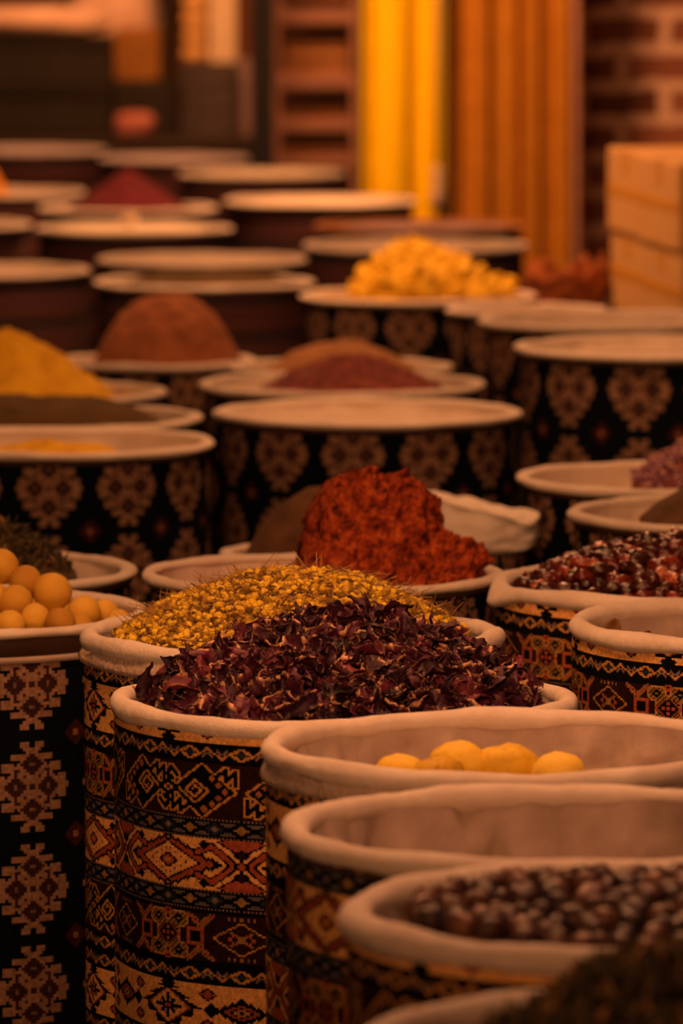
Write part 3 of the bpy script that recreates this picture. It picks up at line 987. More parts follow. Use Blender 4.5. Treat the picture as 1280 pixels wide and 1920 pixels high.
# ------------------------------------------------------------------ countable pieces
def scatter(protos, name, label, cat, group, spots):
    """spots: (location, rotation, scale)"""
    for i, (loc, r3, sc) in enumerate(spots):
        o = bpy.data.objects.new(name, protos[i % len(protos)])
        C.objects.link(o)
        o.location = loc
        o.rotation_euler = r3
        o.scale = (sc, sc, sc)
        tag(o, label, cat, group)

def spread(n, gen, dmin, tries=60, rng=R):
    """up to n points of gen() that keep dmin apart"""
    pts, cell = [], {}
    for _ in range(n * tries):
        p_ = gen()
        if p_ is None: continue
        k = (int(p_[0] // dmin), int(p_[1] // dmin))
        ok = True
        for a in (-1, 0, 1):
            for b in (-1, 0, 1):
                for q in cell.get((k[0] + a, k[1] + b), ()):
                    if math.hypot(q[0] - p_[0], q[1] - p_[1]) < dmin: ok = False
        if ok:
            pts.append(p_)
            cell.setdefault(k, []).append(p_)
            if len(pts) >= n: break
    return pts

def rr3(rng): return (rng.uniform(0, 6.28), rng.uniform(0, 6.28), rng.uniform(0, 6.28))

# --- hibiscus: crumpled calyces of curled petals
def calyx(seed):
    rng = random.Random(seed)
    vs, fs, margin = [], [], []
    npet = rng.choice((3, 4, 4, 5))
    for q in range(npet):
        L = rng.uniform(0.022, 0.042)
        wd = rng.uniform(0.0045, 0.0095)
        az = 2 * PI * q / npet + rng.uniform(-0.5, 0.5)
        curl = rng.uniform(-2.6, 3.2)
        tw = rng.uniform(-2.2, 2.2)
        nu, nv = 15, 9
        base = len(vs)
        pos = Vector((0.003 * math.cos(az), 0.003 * math.sin(az), 0))
        ang = rng.uniform(0.15, 0.9)
        pale = rng.random()
        for i in range(nu):
            u = i / (nu - 1)
            d = Vector((math.sin(ang) * math.cos(az), math.sin(ang) * math.sin(az), math.cos(ang)))
            nrm = Vector((math.cos(ang) * math.cos(az), math.cos(ang) * math.sin(az), -math.sin(ang)))
            side = d.cross(nrm).normalized()
            s2 = side * math.cos(tw * u) + nrm * math.sin(tw * u)
            n2 = d.cross(s2)
            wl = wd * (0.45 + 1.1 * math.sin(PI * min(1, u * 0.85 + 0.12))) * (1 - 0.8 * u ** 3)
            for j in range(nv):
                v = j / (nv - 1) * 2 - 1
                w2 = wl * (1 + 0.45 * fn_noise((u * 3.1 + seed, q * 2.0, v), 2.2, 3) * abs(v))
                c = pos + s2 * (w2 * v * 0.75) + n2 * (-0.75 * wl * v * v)
                c += n2 * (0.0007 * math.cos(v * 10 + q) + 0.0042 * fn_noise((c.x + seed, c.y + q, c.z), 95, 3))
                c += s2 * (0.0018 * fn_noise((c.x + seed, c.y - q, c.z), 130, 2))
                vs.append(c)
                vs.append(c + n2 * 0.0007)
                e = abs(v) ** 5 * 0.55 + max(0, u - 0.75) * 1.6 + (1 - min(1, u * 4)) * 0.5
                margin.append(e * (1.0 if pale > 0.45 else 0.35))
                margin.append(margin[-1])
            pos = pos + d * (L / (nu - 1))
            ang += curl / (nu - 1)
        k = lambda i, j, t_: base + (i * nv + j) * 2 + t_
        for i in range(nu - 1):
            for j in range(nv - 1):
                fs.append((k(i, j, 1), k(i, j + 1, 1), k(i + 1, j + 1, 1), k(i + 1, j, 1)))
                fs.append((k(i + 1, j, 0), k(i + 1, j + 1, 0), k(i, j + 1, 0), k(i, j, 0)))
            for j in (0, nv - 1):
                fs.append((k(i, j, 0), k(i, j, 1), k(i + 1, j, 1), k(i + 1, j, 0)))
        for j in range(nv - 1):
            for i in (0, nu - 1):
                fs.append((k(i, j, 0), k(i, j + 1, 0), k(i, j + 1, 1), k(i, j, 1)))
    c = sum(vs, Vector()) / len(vs)
    me = mesh('hibiscus_calyx', [v - c for v in vs], fs, M['hibiscus'])
    at_ = me.attributes.new('margin', 'FLOAT', 'POINT')
    at_.data.foreach_set('value', margin)
    return me

hp = Heap('F5', BAR['F5']['Ri'] - 0.018, 0.088, 1.7, (0, 0), (0.01, 0.0), 0.010, 14, 2)
hb_core = hp.build('hibiscus_heap', 'hibiscus_core', 'dark rest of the dried hibiscus heap below and behind the single calyces', 'herbs', 'stuff', rough=0.006, sink=0.010)
calyces = [calyx(40 + i) for i in range(14)]
rng = random.Random(21)
def gen():
    x, y = rng.uniform(-1, 1) * hp.Rm, rng.uniform(-1, 0.62) * hp.Rm
    return (x, y) if math.hypot(x, y) < hp.Rm * 0.96 else None
pts = spread(300, gen, 0.0185, 80)
sp = []
for x, y in pts:
    edge = math.hypot(x, y) / hp.Rm
    z = hp.z(x, y) + rng.uniform(0.002, 0.012) * (1 if edge < 0.85 else 0.6)
    sp.append(((hp.c.x + x * 0.97, hp.c.y + y * 0.97, hp.b['z'] + z + 0.002), rr3(rng), rng.uniform(0.95, 1.55)))
scatter(calyces, 'hibiscus_calyx', 'curled dark burgundy dried hibiscus calyx in the heap on the kilim barrel', 'dried flower', 'dried hibiscus calyces in the heap', sp)
# the rest of the hibiscus, behind the crest: one object
s = Soup()
for q in range(70):
    for _ in range(50):
        x, y = rng.uniform(-1, 1) * hp.Rm * 0.95, rng.uniform(0.45, 0.95) * hp.Rm
        if math.hypot(x, y) < hp.Rm * 0.95: break
    me = calyces[q % 14]
    if q >= 70: break
    v = np.empty(len(me.vertices) * 3)
    me.vertices.foreach_get('co', v)
    s.add(v.reshape(-1, 3) @ rot(rng).T + np.array((x, y, hp.z(x, y) + 0.006)), [tuple(p_.vertices) for p_ in me.polygons])
o = obj('loose_calyces', s.mesh('loose_calyces', M['hibiscus']), hb_core)
o['kind'] = 'stuff'

# --- rosehips
def wrinkled(seed, sx, sy, sz, amp, ribs, m, name, freq=2.0, crease=0.0, src=ICO3, srcf=ICO3F, tip=0.0):
    v = src.copy()
    for i in range(len(v)):
        x, y, z = v[i]
        a = math.atan2(y, x)
        k = 1 + amp * fn_noise((x + seed * 3.7, y, z), freq, 4) + 0.5 * amp * math.cos(ribs * a + seed + 2 * z) * (1 - z * z)
        if crease:
            k -= crease * math.exp(-(((a + 0.25 * math.sin(2 * z)) / 0.16) ** 2)) * (1 - abs(z) ** 4)
        if tip:
            k += tip * max(0.0, abs(z) - 0.82) * 5
        v[i] = (x * sx * k, y * sy * k, z * sz * k)
    return mesh(name, v.tolist(), srcf, M[m])
hips = [wrinkled(i, 0.0100, 0.0104, 0.0150 + 0.0015 * (i % 3), 0.24, 6 + i, 'rosehip', 'rosehip') for i in range(6)]
hr = Heap('F7', BAR['F7']['Ri'] - 0.016, 0.062, 2.2, (0, 0), (0.03, 0.0), 0.004, 12, 6)
hip_core = hr.build('rosehip_heap', 'hibiscus_core', 'dark lower layers of the rosehip heap below the single rosehips', 'rosehip', 'stuff', sink=0.006)
rng = random.Random(5)
def gen():
    x, y = rng.uniform(-1, 0.12) * hr.Rm, rng.uniform(-1, 0.55) * hr.Rm
    return (x, y) if math.hypot(x, y) < hr.Rm * 0.97 else None
sp = []
for x, y in spread(300, gen, 0.0196, 90):
    z = hr.z(x, y) + rng.uniform(0.002, 0.007)
    sp.append(((hr.c.x + x, hr.c.y + y, hr.b['z'] + z), (PI / 2 + rng.uniform(-0.6, 0.6), rng.uniform(0, 6.28), rng.uniform(0, 6.28)), rng.uniform(0.85, 1.15)))
scatter(hips, 'rosehip', 'glossy dark red dried rosehip in the heap on the right hand kilim barrel', 'rosehip', 'rosehips in the heap', sp)
def rest_of(root, name, protos, m, hpp, cond, dmin, lo, hi, seed):
    # what lies out of the photograph's sight: one object
    q_ = random.Random(seed)
    def gen_():
        x, y = q_.uniform(-1, 1) * hpp.Rm, q_.uniform(-1, 1) * hpp.Rm
        return (x, y) if math.hypot(x, y) < hpp.Rm * 0.95 and cond(x / hpp.Rm, y / hpp.Rm) else None
    sp_ = Soup()
    for i, (x, y) in enumerate(spread(400, gen_, dmin, 90)):
        me = protos[i % len(protos)]
        v = np.empty(len(me.vertices) * 3)
        me.vertices.foreach_get('co', v)
        sp_.add(v.reshape(-1, 3) @ rot(q_).T + np.array((x + hpp.off[0], y + hpp.off[1], hpp.z(x + hpp.off[0], y + hpp.off[1]) + q_.uniform(lo, hi))), [tuple(p_.vertices) for p_ in me.polygons])
    o = obj(name, sp_.mesh(name, M[m]), root)
    o['kind'] = 'stuff'
rest_of(hip_core, 'loose_rosehips', hips, 'rosehip', hr, lambda x, y: x > 0.15 or y > 0.58, 0.0196, 0.002, 0.007, 61)
# bits of stem and calyx between them
def stem_bit(name, loc, a, b, r, label, cat):
    s = Soup()
    s.stick((0, 0, 0), Vector(b) * 0.5 + Vector(a), b, r, 6)
    o = obj(name, s.mesh(name, M['stalk']), None, loc)
    tag(o, label, cat)
def on_heap(hp, px, py):
    """the point of the heap under a place of the photograph"""
    d = (at(px, py, 10) - cam.location).normalized()
    t_ = 4.0
    while t_ < 14:
        q = cam.location + d * t_
        x, y = q.x - hp.c.x, q.y - hp.c.y
        if math.hypot(x, y) < hp.Rm and q.z < hp.b['z'] + hp.z(x, y): return q
        t_ += 0.002
    return hp.c.copy()
q = on_heap(hr, 976, 1062)
stem_bit('stem', q + Vector((0, -0.008, 0.006)), (0.002, 0, 0.003), (-0.010, 0, 0.020), 0.0006, 'thin dry stem sticking up at the left end of the rosehips', 'stem')
q = on_heap(hr, 1062, 1078)
stem_bit('stem', q + Vector((0, -0.012, 0.006)), (0, 0, 0.002), (0.004, -0.004, 0.016), 0.0011, 'yellowish stalk fork among the rosehips', 'stem')
q = on_heap(hr, 1205, 1072)
stem_bit('stem', q + Vector((0, -0.012, 0.004)), (0, 0, 0.001), (-0.018, -0.004, 0.014), 0.0008, 'slanting dry stem lying across the rosehips', 'stem')

def leaf_mesh(seed, L, wd, curl=0.5, m='leaf', name='dry_leaf'):
    bm = bmesh.new()
    nu, nv = 12, 7
    g = []
    for i in range(nu):
        u = i / (nu - 1)
        row = []
        wl = wd * math.sin(PI * min(0.97, u * 0.9 + 0.06)) ** 0.8
        for j in range(nv):
            v = j / (nv - 1) * 2 - 1
            c = Vector((L * (u - 0.5), wl * v, 0.35 * wl * abs(v) + curl * L * (u - 0.5) ** 2))
            c.z += 0.0025 * fn_noise((c.x + seed, c.y, 0), 140, 3)
            row.append(bm.verts.new(c))
        g.append(row)
    for i in range(nu - 1):
        for j in range(nv - 1):
            bm.faces.new((g[i][j], g[i][j + 1], g[i + 1][j + 1], g[i + 1][j]))
    bmesh.ops.recalc_face_normals(bm, faces=bm.faces)
    bmesh.ops.solidify(bm, geom=bm.faces[:], thickness=0.0007)
    return bm_mesh(name, bm, M[m])
for (px, py, dz, lab) in ((1038, 1072, 0.010, 'pale dry calyx scrap among the rosehips'), (1003, 1068, 0.010, 'pale leaf scrap at the left end of the rosehips')):
    q = on_heap(hr, px, py)
    o = obj('leaf_scrap', leaf_mesh(px, 0.014, 0.006, 0.6, 'stalk', 'leaf_scrap'), None, q + Vector((0, -0.010, dz)), (0.9, 0.4, px))
    tag(o, lab, 'leaf')

# --- leaves in the barrel at the right edge
b = BAR['F8']
for (px, py, Y, L, r3, lab) in ((1146, 1184, 8.24, 0.036, (1.3, -1.2, 0.2), 'larger upright dry leaf inside the plain cloth lining at the right edge'),
                                (1208, 1198, 8.22, 0.024, (1.2, -0.9, 0.7), 'small dry leaf just showing over the rim at the right edge')):
    q = at(px, py, Y)
    o = obj('dry_leaf', leaf_mesh(px, L, L * 0.36, 0.4), None, q, r3)
    tag(o, lab, 'leaf')

# --- dark berries
berries = [wrinkled(i + 20, 0.0126, 0.0122, 0.0138 + 0.0012 * (i % 3), 0.12, 5 + i, 'berry', 'dark_berry', 1.6) for i in range(6)]
hd = Heap('F2', BAR['F2']['Ri'] - 0.032, 0.004, 2.2, (0.008, 0.012), (0, 0), 0.006, 9, 8)
berry_core = hd.build('berry_bed', 'dark_brown_powder', 'dark lower layers of the berries below the single berries', 'berry', 'stuff', sink=0.008)
rng = random.Random(9)
def gen():
    x, y = rng.uniform(-1, 0.62) * hd.Rm, rng.uniform(-1, 1) * hd.Rm
    return (x + hd.off[0], y + hd.off[1]) if math.hypot(x, y) < hd.Rm * 0.97 else None
sp = []
for x, y in spread(240, gen, 0.0245, 90):
    z = hd.z(x, y) + rng.uniform(0.004, 0.014)
    sp.append(((hd.c.x + x, hd.c.y + y, hd.b['z'] + z), rr3(rng), rng.uniform(0.85, 1.15)))
scatter(berries, 'dark_berry', 'dark brown dried berry in the fat rimmed barrel near the bottom', 'berry', 'dark berries in the barrel', sp)

rest_of(berry_core, 'loose_berries', berries, 'berry', hd, lambda x, y: y > 0.68, 0.0245, 0.004, 0.012, 62)
# --- round yellow fruits at the left edge
balls = [wrinkled(i + 50, 0.0238, 0.0238, 0.0228, 0.045, 9, 'ball', 'round_fruit', 1.8) for i in range(5)]
BL = [(2, 1062, 8.62, 1.05, 'large round yellow fruit cut by the left edge, on top of the pile'),
      (48, 1092, 8.60, 1.0, 'round yellow fruit second from the top of the pile'),
      (98, 1110, 8.58, 1.12, 'big yellow fruit at the right end of the pile top'),
      (28, 1128, 8.54, 1.0, 'yellow fruit in the middle row, near the left edge'),
      (-16, 1122, 8.55, 1.0, 'yellow fruit mostly outside the left edge in the middle row'),
      (66, 1160, 8.49, 0.88, 'smaller yellow fruit in the front row, below the middle of the pile'),
      (112, 1166, 8.47, 0.84, 'yellow fruit in the front row under the big one'),
      (158, 1146, 8.56, 0.92, 'single yellow fruit right of the pile'),
      (196, 1148, 8.64, 0.80, 'pale yellow fruit behind the single one on the right'),
      (222, 1166, 8.56, 0.72, 'small yellow fruit at the right end, next to the chamomile rim'),
      (20, 1172, 8.47, 0.86, 'yellow fruit in the front row near the left edge'),
      (88, 1180, 8.50, 0.72, 'yellow fruit lowest in the front, against the rim'),
      (40, 1186, 8.50, 0.66, 'yellow fruit half sunk behind the rim near the left edge'),
      (150, 1174, 8.52, 0.72, 'yellow fruit half sunk behind the rim, right of the others'),
      (-24, 1168, 8.48, 0.9, 'yellow fruit just outside the left edge of the front row')]
for i, (px, py, Y, sc, lab) in enumerate(BL):
    o = obj('round_fruit', balls[i % 5], None, at(px, py, Y), rr3(rng), (sc, sc, sc))
    tag(o, lab, 'fruit', 'round yellow fruits')
hp1 = heap('L1', 'fruit_bed', 'ball', 'lower layers of the round yellow fruits', 'fruit', 0.015, 0.19, p=2.2, off=(0.0, 0.0), rough=0.012)

# --- yellow fruits on the bottom of the cloth lined barrel
fruits = [wrinkled(i + 70, 0.023, 0.0235, 0.030 + 0.001 * i, 0.10, 3, 'apricot', 'yellow_fruit', 1.7, 0.16, tip=0.05) for i in range(4)]
FR = [(748, 1447, 6.98, (1.45, 0.3, 1.3), 0.95, 'leftmost yellow fruit, low behind the rim'),
      (818, 1451, 6.93, (1.3, 1.2, 1.7), 1.0, 'pale ribbed yellow fruit lying in front of the tallest one'),
      (860, 1424, 7.03, (1.2, 1.7, 1.0), 1.0, 'tallest smooth yellow fruit in the cloth lined barrel'),
      (950, 1432, 7.03, (1.5, 2.6, 1.7), 1.1, 'yellow fruit with brown speckles, middle of the row'),
      (1046, 1443, 7.00, (1.4, 0.4, 1.4), 0.95, 'yellow fruit at the right of the row'),
      (1102, 1468, 6.95, (1.4, 1.4, 1.2), 0.8, 'yellow fruit of which only the tip shows, right end of the row')]
for i, (px, py, Y, r3, sc, lab) in enumerate(FR):
    o = obj('yellow_fruit', fruits[i % 4], None, at(px, py + 5, Y), r3, (sc, sc, sc))
    tag(o, lab, 'fruit', 'yellow fruits in the cloth lined barrel')

# --- bright yellow chunks
chunks = [wrinkled(i + 90, 0.021, 0.017, 0.014, 0.35, 4, 'chunk', 'yellow_chunk', 1.5, src=ICO2, srcf=ICO2F) for i in range(6)]
hc = Heap('M5', 0.195, 0.115, 1.45, (0.028, 0.0), (-0.045, 0), 0.018, 9, 3)
hc.build('chunk_heap', 'chunk', 'lower layers of the bright yellow chunk heap', 'dried fruit', 'stuff', sink=0.008)
rng = random.Random(31)
def gen():
    x, y = rng.uniform(-1, 1) * hc.Rm, rng.uniform(-1, 0.6) * hc.Rm
    return (x + hc.off[0], y + hc.off[1]) if math.hypot(x, y) < hc.Rm * 0.95 else None
sp = []
for x, y in spread(150, gen, 0.021, 80):
    sp.append(((hc.c.x + x, hc.c.y + y, hc.b['z'] + hc.z(x, y) + rng.uniform(0.004, 0.014)), rr3(rng), rng.uniform(0.75, 1.2)))
scatter(chunks, 'yellow_chunk', 'bright yellow dried chunk in the heap before the amber curtain', 'dried fruit', 'bright yellow chunks in the heap', sp)

# --- purple dried flowers
def flower(seed):
    rng = random.Random(seed)
    s = Soup()
    v = ICO1 * np.array((0.0032, 0.0032, 0.006))
    s.add(v, ICO1F)
    for q in range(6):
        a = 2 * PI * q / 6 + rng.uniform(-0.3, 0.3)
        v = ICO1 * np.array((0.0026, 0.0010, 0.0052))
        e = Euler((0, rng.uniform(0.3, 1.0), a)).to_matrix()
        v = v @ np.array(e).T + np.array((0.0035 * math.cos(a), 0.0035 * math.sin(a), 0.005))
        s.add(v, ICO1F)
    return s.mesh('purple_flower', M['purple'])
flw = [flower(i) for i in range(6)]
hv = Heap('R1', 0.15, 0.085, 1.5, (0.06, -0.03), (0, 0), 0.008, 14, 3)
hv.build('flower_bed', 'maroon_bits', 'lower layers of the purple flower heap', 'dried flower', 'stuff')
rng = random.Random(33)
def gen():
    x, y = rng.uniform(-1, 0.3) * hv.Rm, rng.uniform(-1, 0.6) * hv.Rm
    return (x + hv.off[0], y + hv.off[1]) if math.hypot(x, y) < hv.Rm * 0.98 else None
sp = []
for x, y in spread(190, gen, 0.0105, 80):
    sp.append(((hv.c.x + x, hv.c.y + y, hv.b['z'] + hv.z(x, y) + rng.uniform(0.002, 0.008)), rr3(rng), rng.uniform(0.9, 1.4)))
scatter(flw, 'purple_flower', 'purple dried flower in the heap at the right edge', 'dried flower', 'purple flowers in the heap', sp)

# --- small ball on the bright pale filling
bb = BAR['B4']
q = at(243, 410, 18.0)
o = obj('small_ball', wrinkled(5, 0.023, 0.023, 0.023, 0.03, 5, 'pale_powder', 'small_ball', src=ICO2, srcf=ICO2F), None, (q.x, q.y, bb['z'] + 0.032))
tag(o, 'small pale ball lying on the bright filling of a striped barrel', 'ball')

# --- crumpled white cloth sack
def sack(name, P, r, h, m, label, cat, amp=0.25, seed=1, roll=0.02, flat=1.0, tilt=0.0, zf=5):
    prof = [(r * 0.2, 0), (r * 0.9, 0.002), (r, h * 0.15), (r * 1.03, h * 0.45), (r, h * 0.8), (r * 1.05, h * 0.93), (r * 1.08, h * 0.975), (r * 1.0, h), (r * 0.88, h * 0.985), (r * 0.8, h * 0.94), (r * 0.4, h * 0.90), (0.001, h * 0.90)]
    # finer
    pr = []
    for (a, b) in zip(prof[:-1], prof[1:]):
        for k in range(4):
            t_ = k / 4
            pr.append((a[0] * (1 - t_) + b[0] * t_, a[1] * (1 - t_) + b[1] * t_))
    pr.append(prof[-1])
    def f(th, i, rr, z):
        q = fn_noise((math.cos(th) * 1.3, math.sin(th) * 1.3, z * zf + seed), 1.6, 4)
        g = min(1, z / (h * 0.3))
        tl = tilt * rr * math.cos(th) * min(1, z / (h * 0.9))
        return max(0.0006, rr * (1 + amp * q * g)), max(0, z + tl + roll * g * fn_noise((math.cos(th) * 1.2, math.sin(th) * 1.2, seed * 7.0 + rr * 4), 1.1, 3))
    vs, fs = lathe(pr, 96, f)
    o = obj(name, mesh(name, vs, fs, M[m]), None, P, (0, 0, 0), (1, flat, 1))
    return tag(o, label, cat)
sk = barrel('SK', 'L', 888, 972, 216, 10.2, 'small barrel draped with crumpled white cloth, right of the bright red heap', 0.05)
dc = sack('draped_cloth', (0, 0, BAR['SK']['z'] - 0.050), BAR['SK']['R'] + 0.006, 0.074, 'white_cloth', None, None, 0.10, 3, 0.010, tilt=-0.20, zf=26)
dc.parent = sk
P = at(1068, 500, 14.95)
sack('brown_sack', (P.x - 0.01, P.y, 0), 0.088, P.z + 0.01, 'brown_sack', 'crumpled red brown sack between the yellow chunks and the cartons', 'sack', 0.20, 8, 0.05, zf=16)

# ------------------------------------------------------------------ boxes, shelves, curtains at the back
def box_bm(bm, x0, x1, y0, y1, z0, z1, bev=0.004):
    r = bmesh.ops.create_cube(bm, size=1)
    vs = r['verts']
    bmesh.ops.scale(bm, verts=vs, vec=(x1 - x0, y1 - y0, z1 - z0))
    bmesh.ops.translate(bm, verts=vs, vec=((x0 + x1) / 2, (y0 + y1) / 2, (z0 + z1) / 2))
    if bev:
        es = list({e for v in vs for e in v.link_edges})
        bmesh.ops.bevel(bm, geom=es, offset=bev, segments=2, affect='EDGES', profile=0.5)

def box_mesh(name, dims, m, bev=0.004):
    """a box standing on its origin"""
    bm = bmesh.new()
    a, b, c = dims
    box_bm(bm, -a / 2, a / 2, -b / 2, b / 2, 0, c, bev)
    return bm_mesh(name, bm, M[m], False)

def carton(name, loc, dims, rz, label, m='carton', tape=True, flaps=False, cat='box'):
    e = empty(name, loc, label, cat, None, rz)
    a, b, c = dims
    obj('body', box_mesh('body', dims, m, 0.006), e)
    if tape:
        bm = bmesh.new()
        box_bm(bm, -a / 2 - 0.0012, a / 2 + 0.0012, -0.025, 0.025, c - 0.055, c + 0.0012, 0)
        obj('tape', bm_mesh('tape', bm, M['tape'], False), e)
        bm = bmesh.new()
        box_bm(bm, -a / 2 - 0.0012, -a / 2 + 0.004, -b / 2 + 0.004, b / 2 - 0.004, c * 0.44, c * 0.44 + 0.022, 0)
        obj('tape', bm_mesh('tape', bm, M['tape'], False), e)
    return e

# cartons to the right: two columns, one behind the other, on a low table
zt = at(1180, 612, 14.3).z
TB = empty('low_table', (0.985, 14.45, 0), 'low dark table under the cartons at the right', 'table')
obj('table_top', box_mesh('table_top', (0.64, 1.14, 0.03), 'dark_wood'), TB, (0, 0, zt - 0.03))
for sx in (-1, 1):
    for sy in (-1, 1):
        obj('leg', box_mesh('leg', (0.05, 0.05, zt - 0.03), 'dark_wood'), TB, (sx * 0.28, sy * 0.52, 0))
RZ = math.radians(7.5)
hgt = 0.185
for lev in range(2):
    for k in range(2):
        yy = 14.72 - k * 0.51
        xf = 0.648 + k * 0.050 + (0.0 if lev == 0 else -0.008)
        labs = [['lower tan carton of the farther column by the brick wall', 'lower tan carton of the nearer column at the right edge'],
                ['upper tan carton of the farther column by the brick wall', 'upper tan carton of the nearer column at the right edge']]
        hh = hgt if lev == 0 else 0.192
        carton('carton', (xf + 0.22, yy, zt + lev * (hgt + 0.001)), (0.42, 0.49, hh), RZ, labs[lev][k])

# brick wall and the rest of the room
def plane_box(name, x0, x1, y0, y1, z0, z1, m):
    bm = bmesh.new()
    box_bm(bm, x0, x1, y0, y1, z0, z1, 0)
    o = obj(name, bm_mesh(name, bm, M[m], False))
    o['kind'] = 'structure'
    return o
plane_box('floor', -5, 5, -1, 31, -0.1, 0, 'floor')
plane_box('wall_right', 0.70, 5, 21.0, 21.2, 0, 3.2, 'brick')
plane_box('wall_back', -5, 5, 29.5, 29.7, 0, 3.2, 'plaster')

def curtain(name, x0, x1, Y, z0, z1, m, label, folds, seed, amp=0.03, hem=None):
    rng = random.Random(seed)
    e = empty(name, ((x0 + x1) / 2, Y, z0), label, 'curtain')
    nx, nz = 120, 24
    ph = [rng.uniform(0, 6.28) for _ in range(4)]
    vs, fs = [], []
    for i in range(nx + 1):
        u = i / nx
        for j in range(nz + 1):
            v = j / nz
            a = 2 * PI * folds * (u + 0.02 * math.sin(3 * v + ph[0]))
            y = amp * math.sin(a + ph[1]) + 0.4 * amp * math.sin(1.7 * a + ph[2] + v) + 0.15 * amp * math.sin(3.1 * a + ph[3])
            x = (u - 0.5) * (x1 - x0) * (1 - 0.04 * math.sin(v * 2 + ph[3])) + 0.2 * amp * math.cos(a)
            vs.append((x, y, v * (z1 - z0)))
    n = nz + 1
    for i in range(nx):
        for j in range(nz):
            fs.append((i * n + j, (i + 1) * n + j, (i + 1) * n + j + 1, i * n + j + 1))
    me = mesh('cloth', vs, fs, M[m])
    o = obj('cloth', me, e)
    md = o.modifiers.new('thickness', 'SOLIDIFY')
    md.thickness = 0.003
    if hem:
        bm = bmesh.new()
        box_bm(bm, (x1 - x0) / 2 - 0.004, (x1 - x0) / 2 + 0.034, -0.012, 0.008, 0, z1 - z0, 0.004)
        obj('border', bm_mesh('border', bm, M[hem], False), e)
    return e
YC = 20.55
xa, xb = at(672, 100, YC).x, at(828, 100, YC).x
curtain('curtain', xa, xb, YC, 0.03, 2.5, 'yellow_curtain', 'bright yellow curtain left of the amber one', 2.2, 3, 0.055)
xa, xb = at(846, 100, YC).x, at(1066, 100, YC).x
curtain('curtain', xa, xb, YC, 0.03, 2.5, 'amber_curtain', 'amber brown curtain beside the brick wall', 4.2, 5, 0.03, 'pale_wood')
# curtain rail
bm = bmesh.new()
s = Soup()
s.stick((0.0, YC, 2.52), (0.4, YC, 2.522), (0.85, YC, 2.52), 0.014, 12)
o = obj('curtain_rail', s.mesh('curtain_rail', M['wood']))
tag(o, 'wooden rail that carries the yellow and amber curtains', 'rail')
# pale cord between the curtains
s = Soup()
xq = at(815, 340, 20.45)
s.stick((xq.x + 0.012, 20.46, 2.5), (xq.x + 0.016, 20.455, 1.6), (xq.x + 0.008, 20.45, xq.z), 0.006, 8)
co = obj('tassel_cord', s.mesh('tassel_cord', M['pale_tassel']))
tag(co, 'pale tassel cord hanging between the two curtains', 'cord')
vs, fs = lathe([(0.001, 0.05), (0.012, 0.045), (0.016, 0.02), (0.012, 0.0), (0.018, -0.03), (0.023, -0.09), (0.001, -0.092)], 24)
obj('tassel', mesh('tassel', vs, fs, M['pale_tassel']), co, (xq.x + 0.008, 20.45, xq.z))

def px_box(name, x0, x1, y0, y1, Y, depth, m, label, cat, bev=0.006, rz=0):
    """a box whose front face fills a rectangle of the photograph at distance Y"""
    a, b = at(x0, y1, Y), at(x1, y0, Y)
    o = obj(name, box_mesh(name, (b.x - a.x, depth, b.z - a.z), m, bev), None, ((a.x + b.x) / 2, Y + depth / 2, a.z), (0, 0, rz))
    return tag(o, label, cat)

# shelf rack with folded cloths
YR = 22.7
xl, xr = at(512, 0, YR).x, at(672, 0, YR).x
rk = empty('shelf_rack', ((xl + xr) / 2, YR + 0.25, 0), 'pale wooden shelf rack with folded cloths, left of the yellow curtain', 'shelf')
wdt = xr - xl
for sx in (-1, 1):
    for sy in (-1, 1):
        obj('post', box_mesh('post', (0.026, 0.026, 1.9), 'pale_wood'), rk, (sx * (wdt / 2 - 0.013), sy * 0.23, 0))
shelf_rows = [(18, 44), (142, 166), (222, 246), (292, 312)]
zs = []
for (ya, yb) in shelf_rows:
    za, zb = at(600, yb, YR).z, at(600, ya, YR).z
    obj('shelf_board', box_mesh('shelf_board', (wdt - 0.004, 0.48, zb - za), 'pale_wood'), rk, (0, 0, za))
    zs.append(zb)
def cloth_stack(z, items, x, y, wx, dy):
    for i, (hh, m, lab) in enumerate(items):
        bm = bmesh.new()
        box_bm(bm, -wx / 2, wx / 2, -dy / 2, dy / 2, 0, hh, min(0.012, hh * 0.45))
        bmesh.ops.subdivide_edges(bm, edges=[e for e in bm.edges if e.calc_length() > 0.05], cuts=5, use_grid_fill=True)
        for v in bm.verts:
            q = fn_noise(v.co + Vector((i * 3.3, z, 0)), 9, 3) * 0.004
            v.co.x += q
            v.co.y += q
            if v.co.z > hh * 0.5: v.co.z -= abs(q) * 0.6
        o = obj('folded_cloth', bm_mesh('folded_cloth', bm, M[m]), None, (x, y, z + 0.0005))
        tag(o, lab, 'folded cloth', 'folded cloths on the shelf rack')
        z += hh + 0.0008
xc = (xl + xr) / 2
cloth_stack(zs[1], [(0.030, 'fold_tan', 'tan folded cloth, lowest on the middle board of the rack'), (0.026, 'fold_brown', 'brown folded cloth, second on the middle board of the rack'),
                    (0.030, 'fold_tan', 'tan folded cloth, third on the middle board of the rack'), (0.022, 'fold_brown', 'brown folded cloth on top of the middle board of the rack')], xc + 0.005, YR + 0.24, wdt - 0.075, 0.40)
cloth_stack(zs[2], [(0.030, 'fold_brown', 'brown folded cloth, lower on the third board of the rack'), (0.024, 'fold_dark', 'dark folded cloth, upper on the third board of the rack')], xc + 0.005, YR + 0.25, wdt - 0.075, 0.38)
cloth_stack(zs[3], [(0.030, 'fold_brown', 'brown folded cloth, lower on the lowest board of the rack'), (0.026, 'fold_dark', 'dark folded cloth, upper on the lowest board of the rack')], xc + 0.005, YR + 0.25, wdt - 0.075, 0.38)
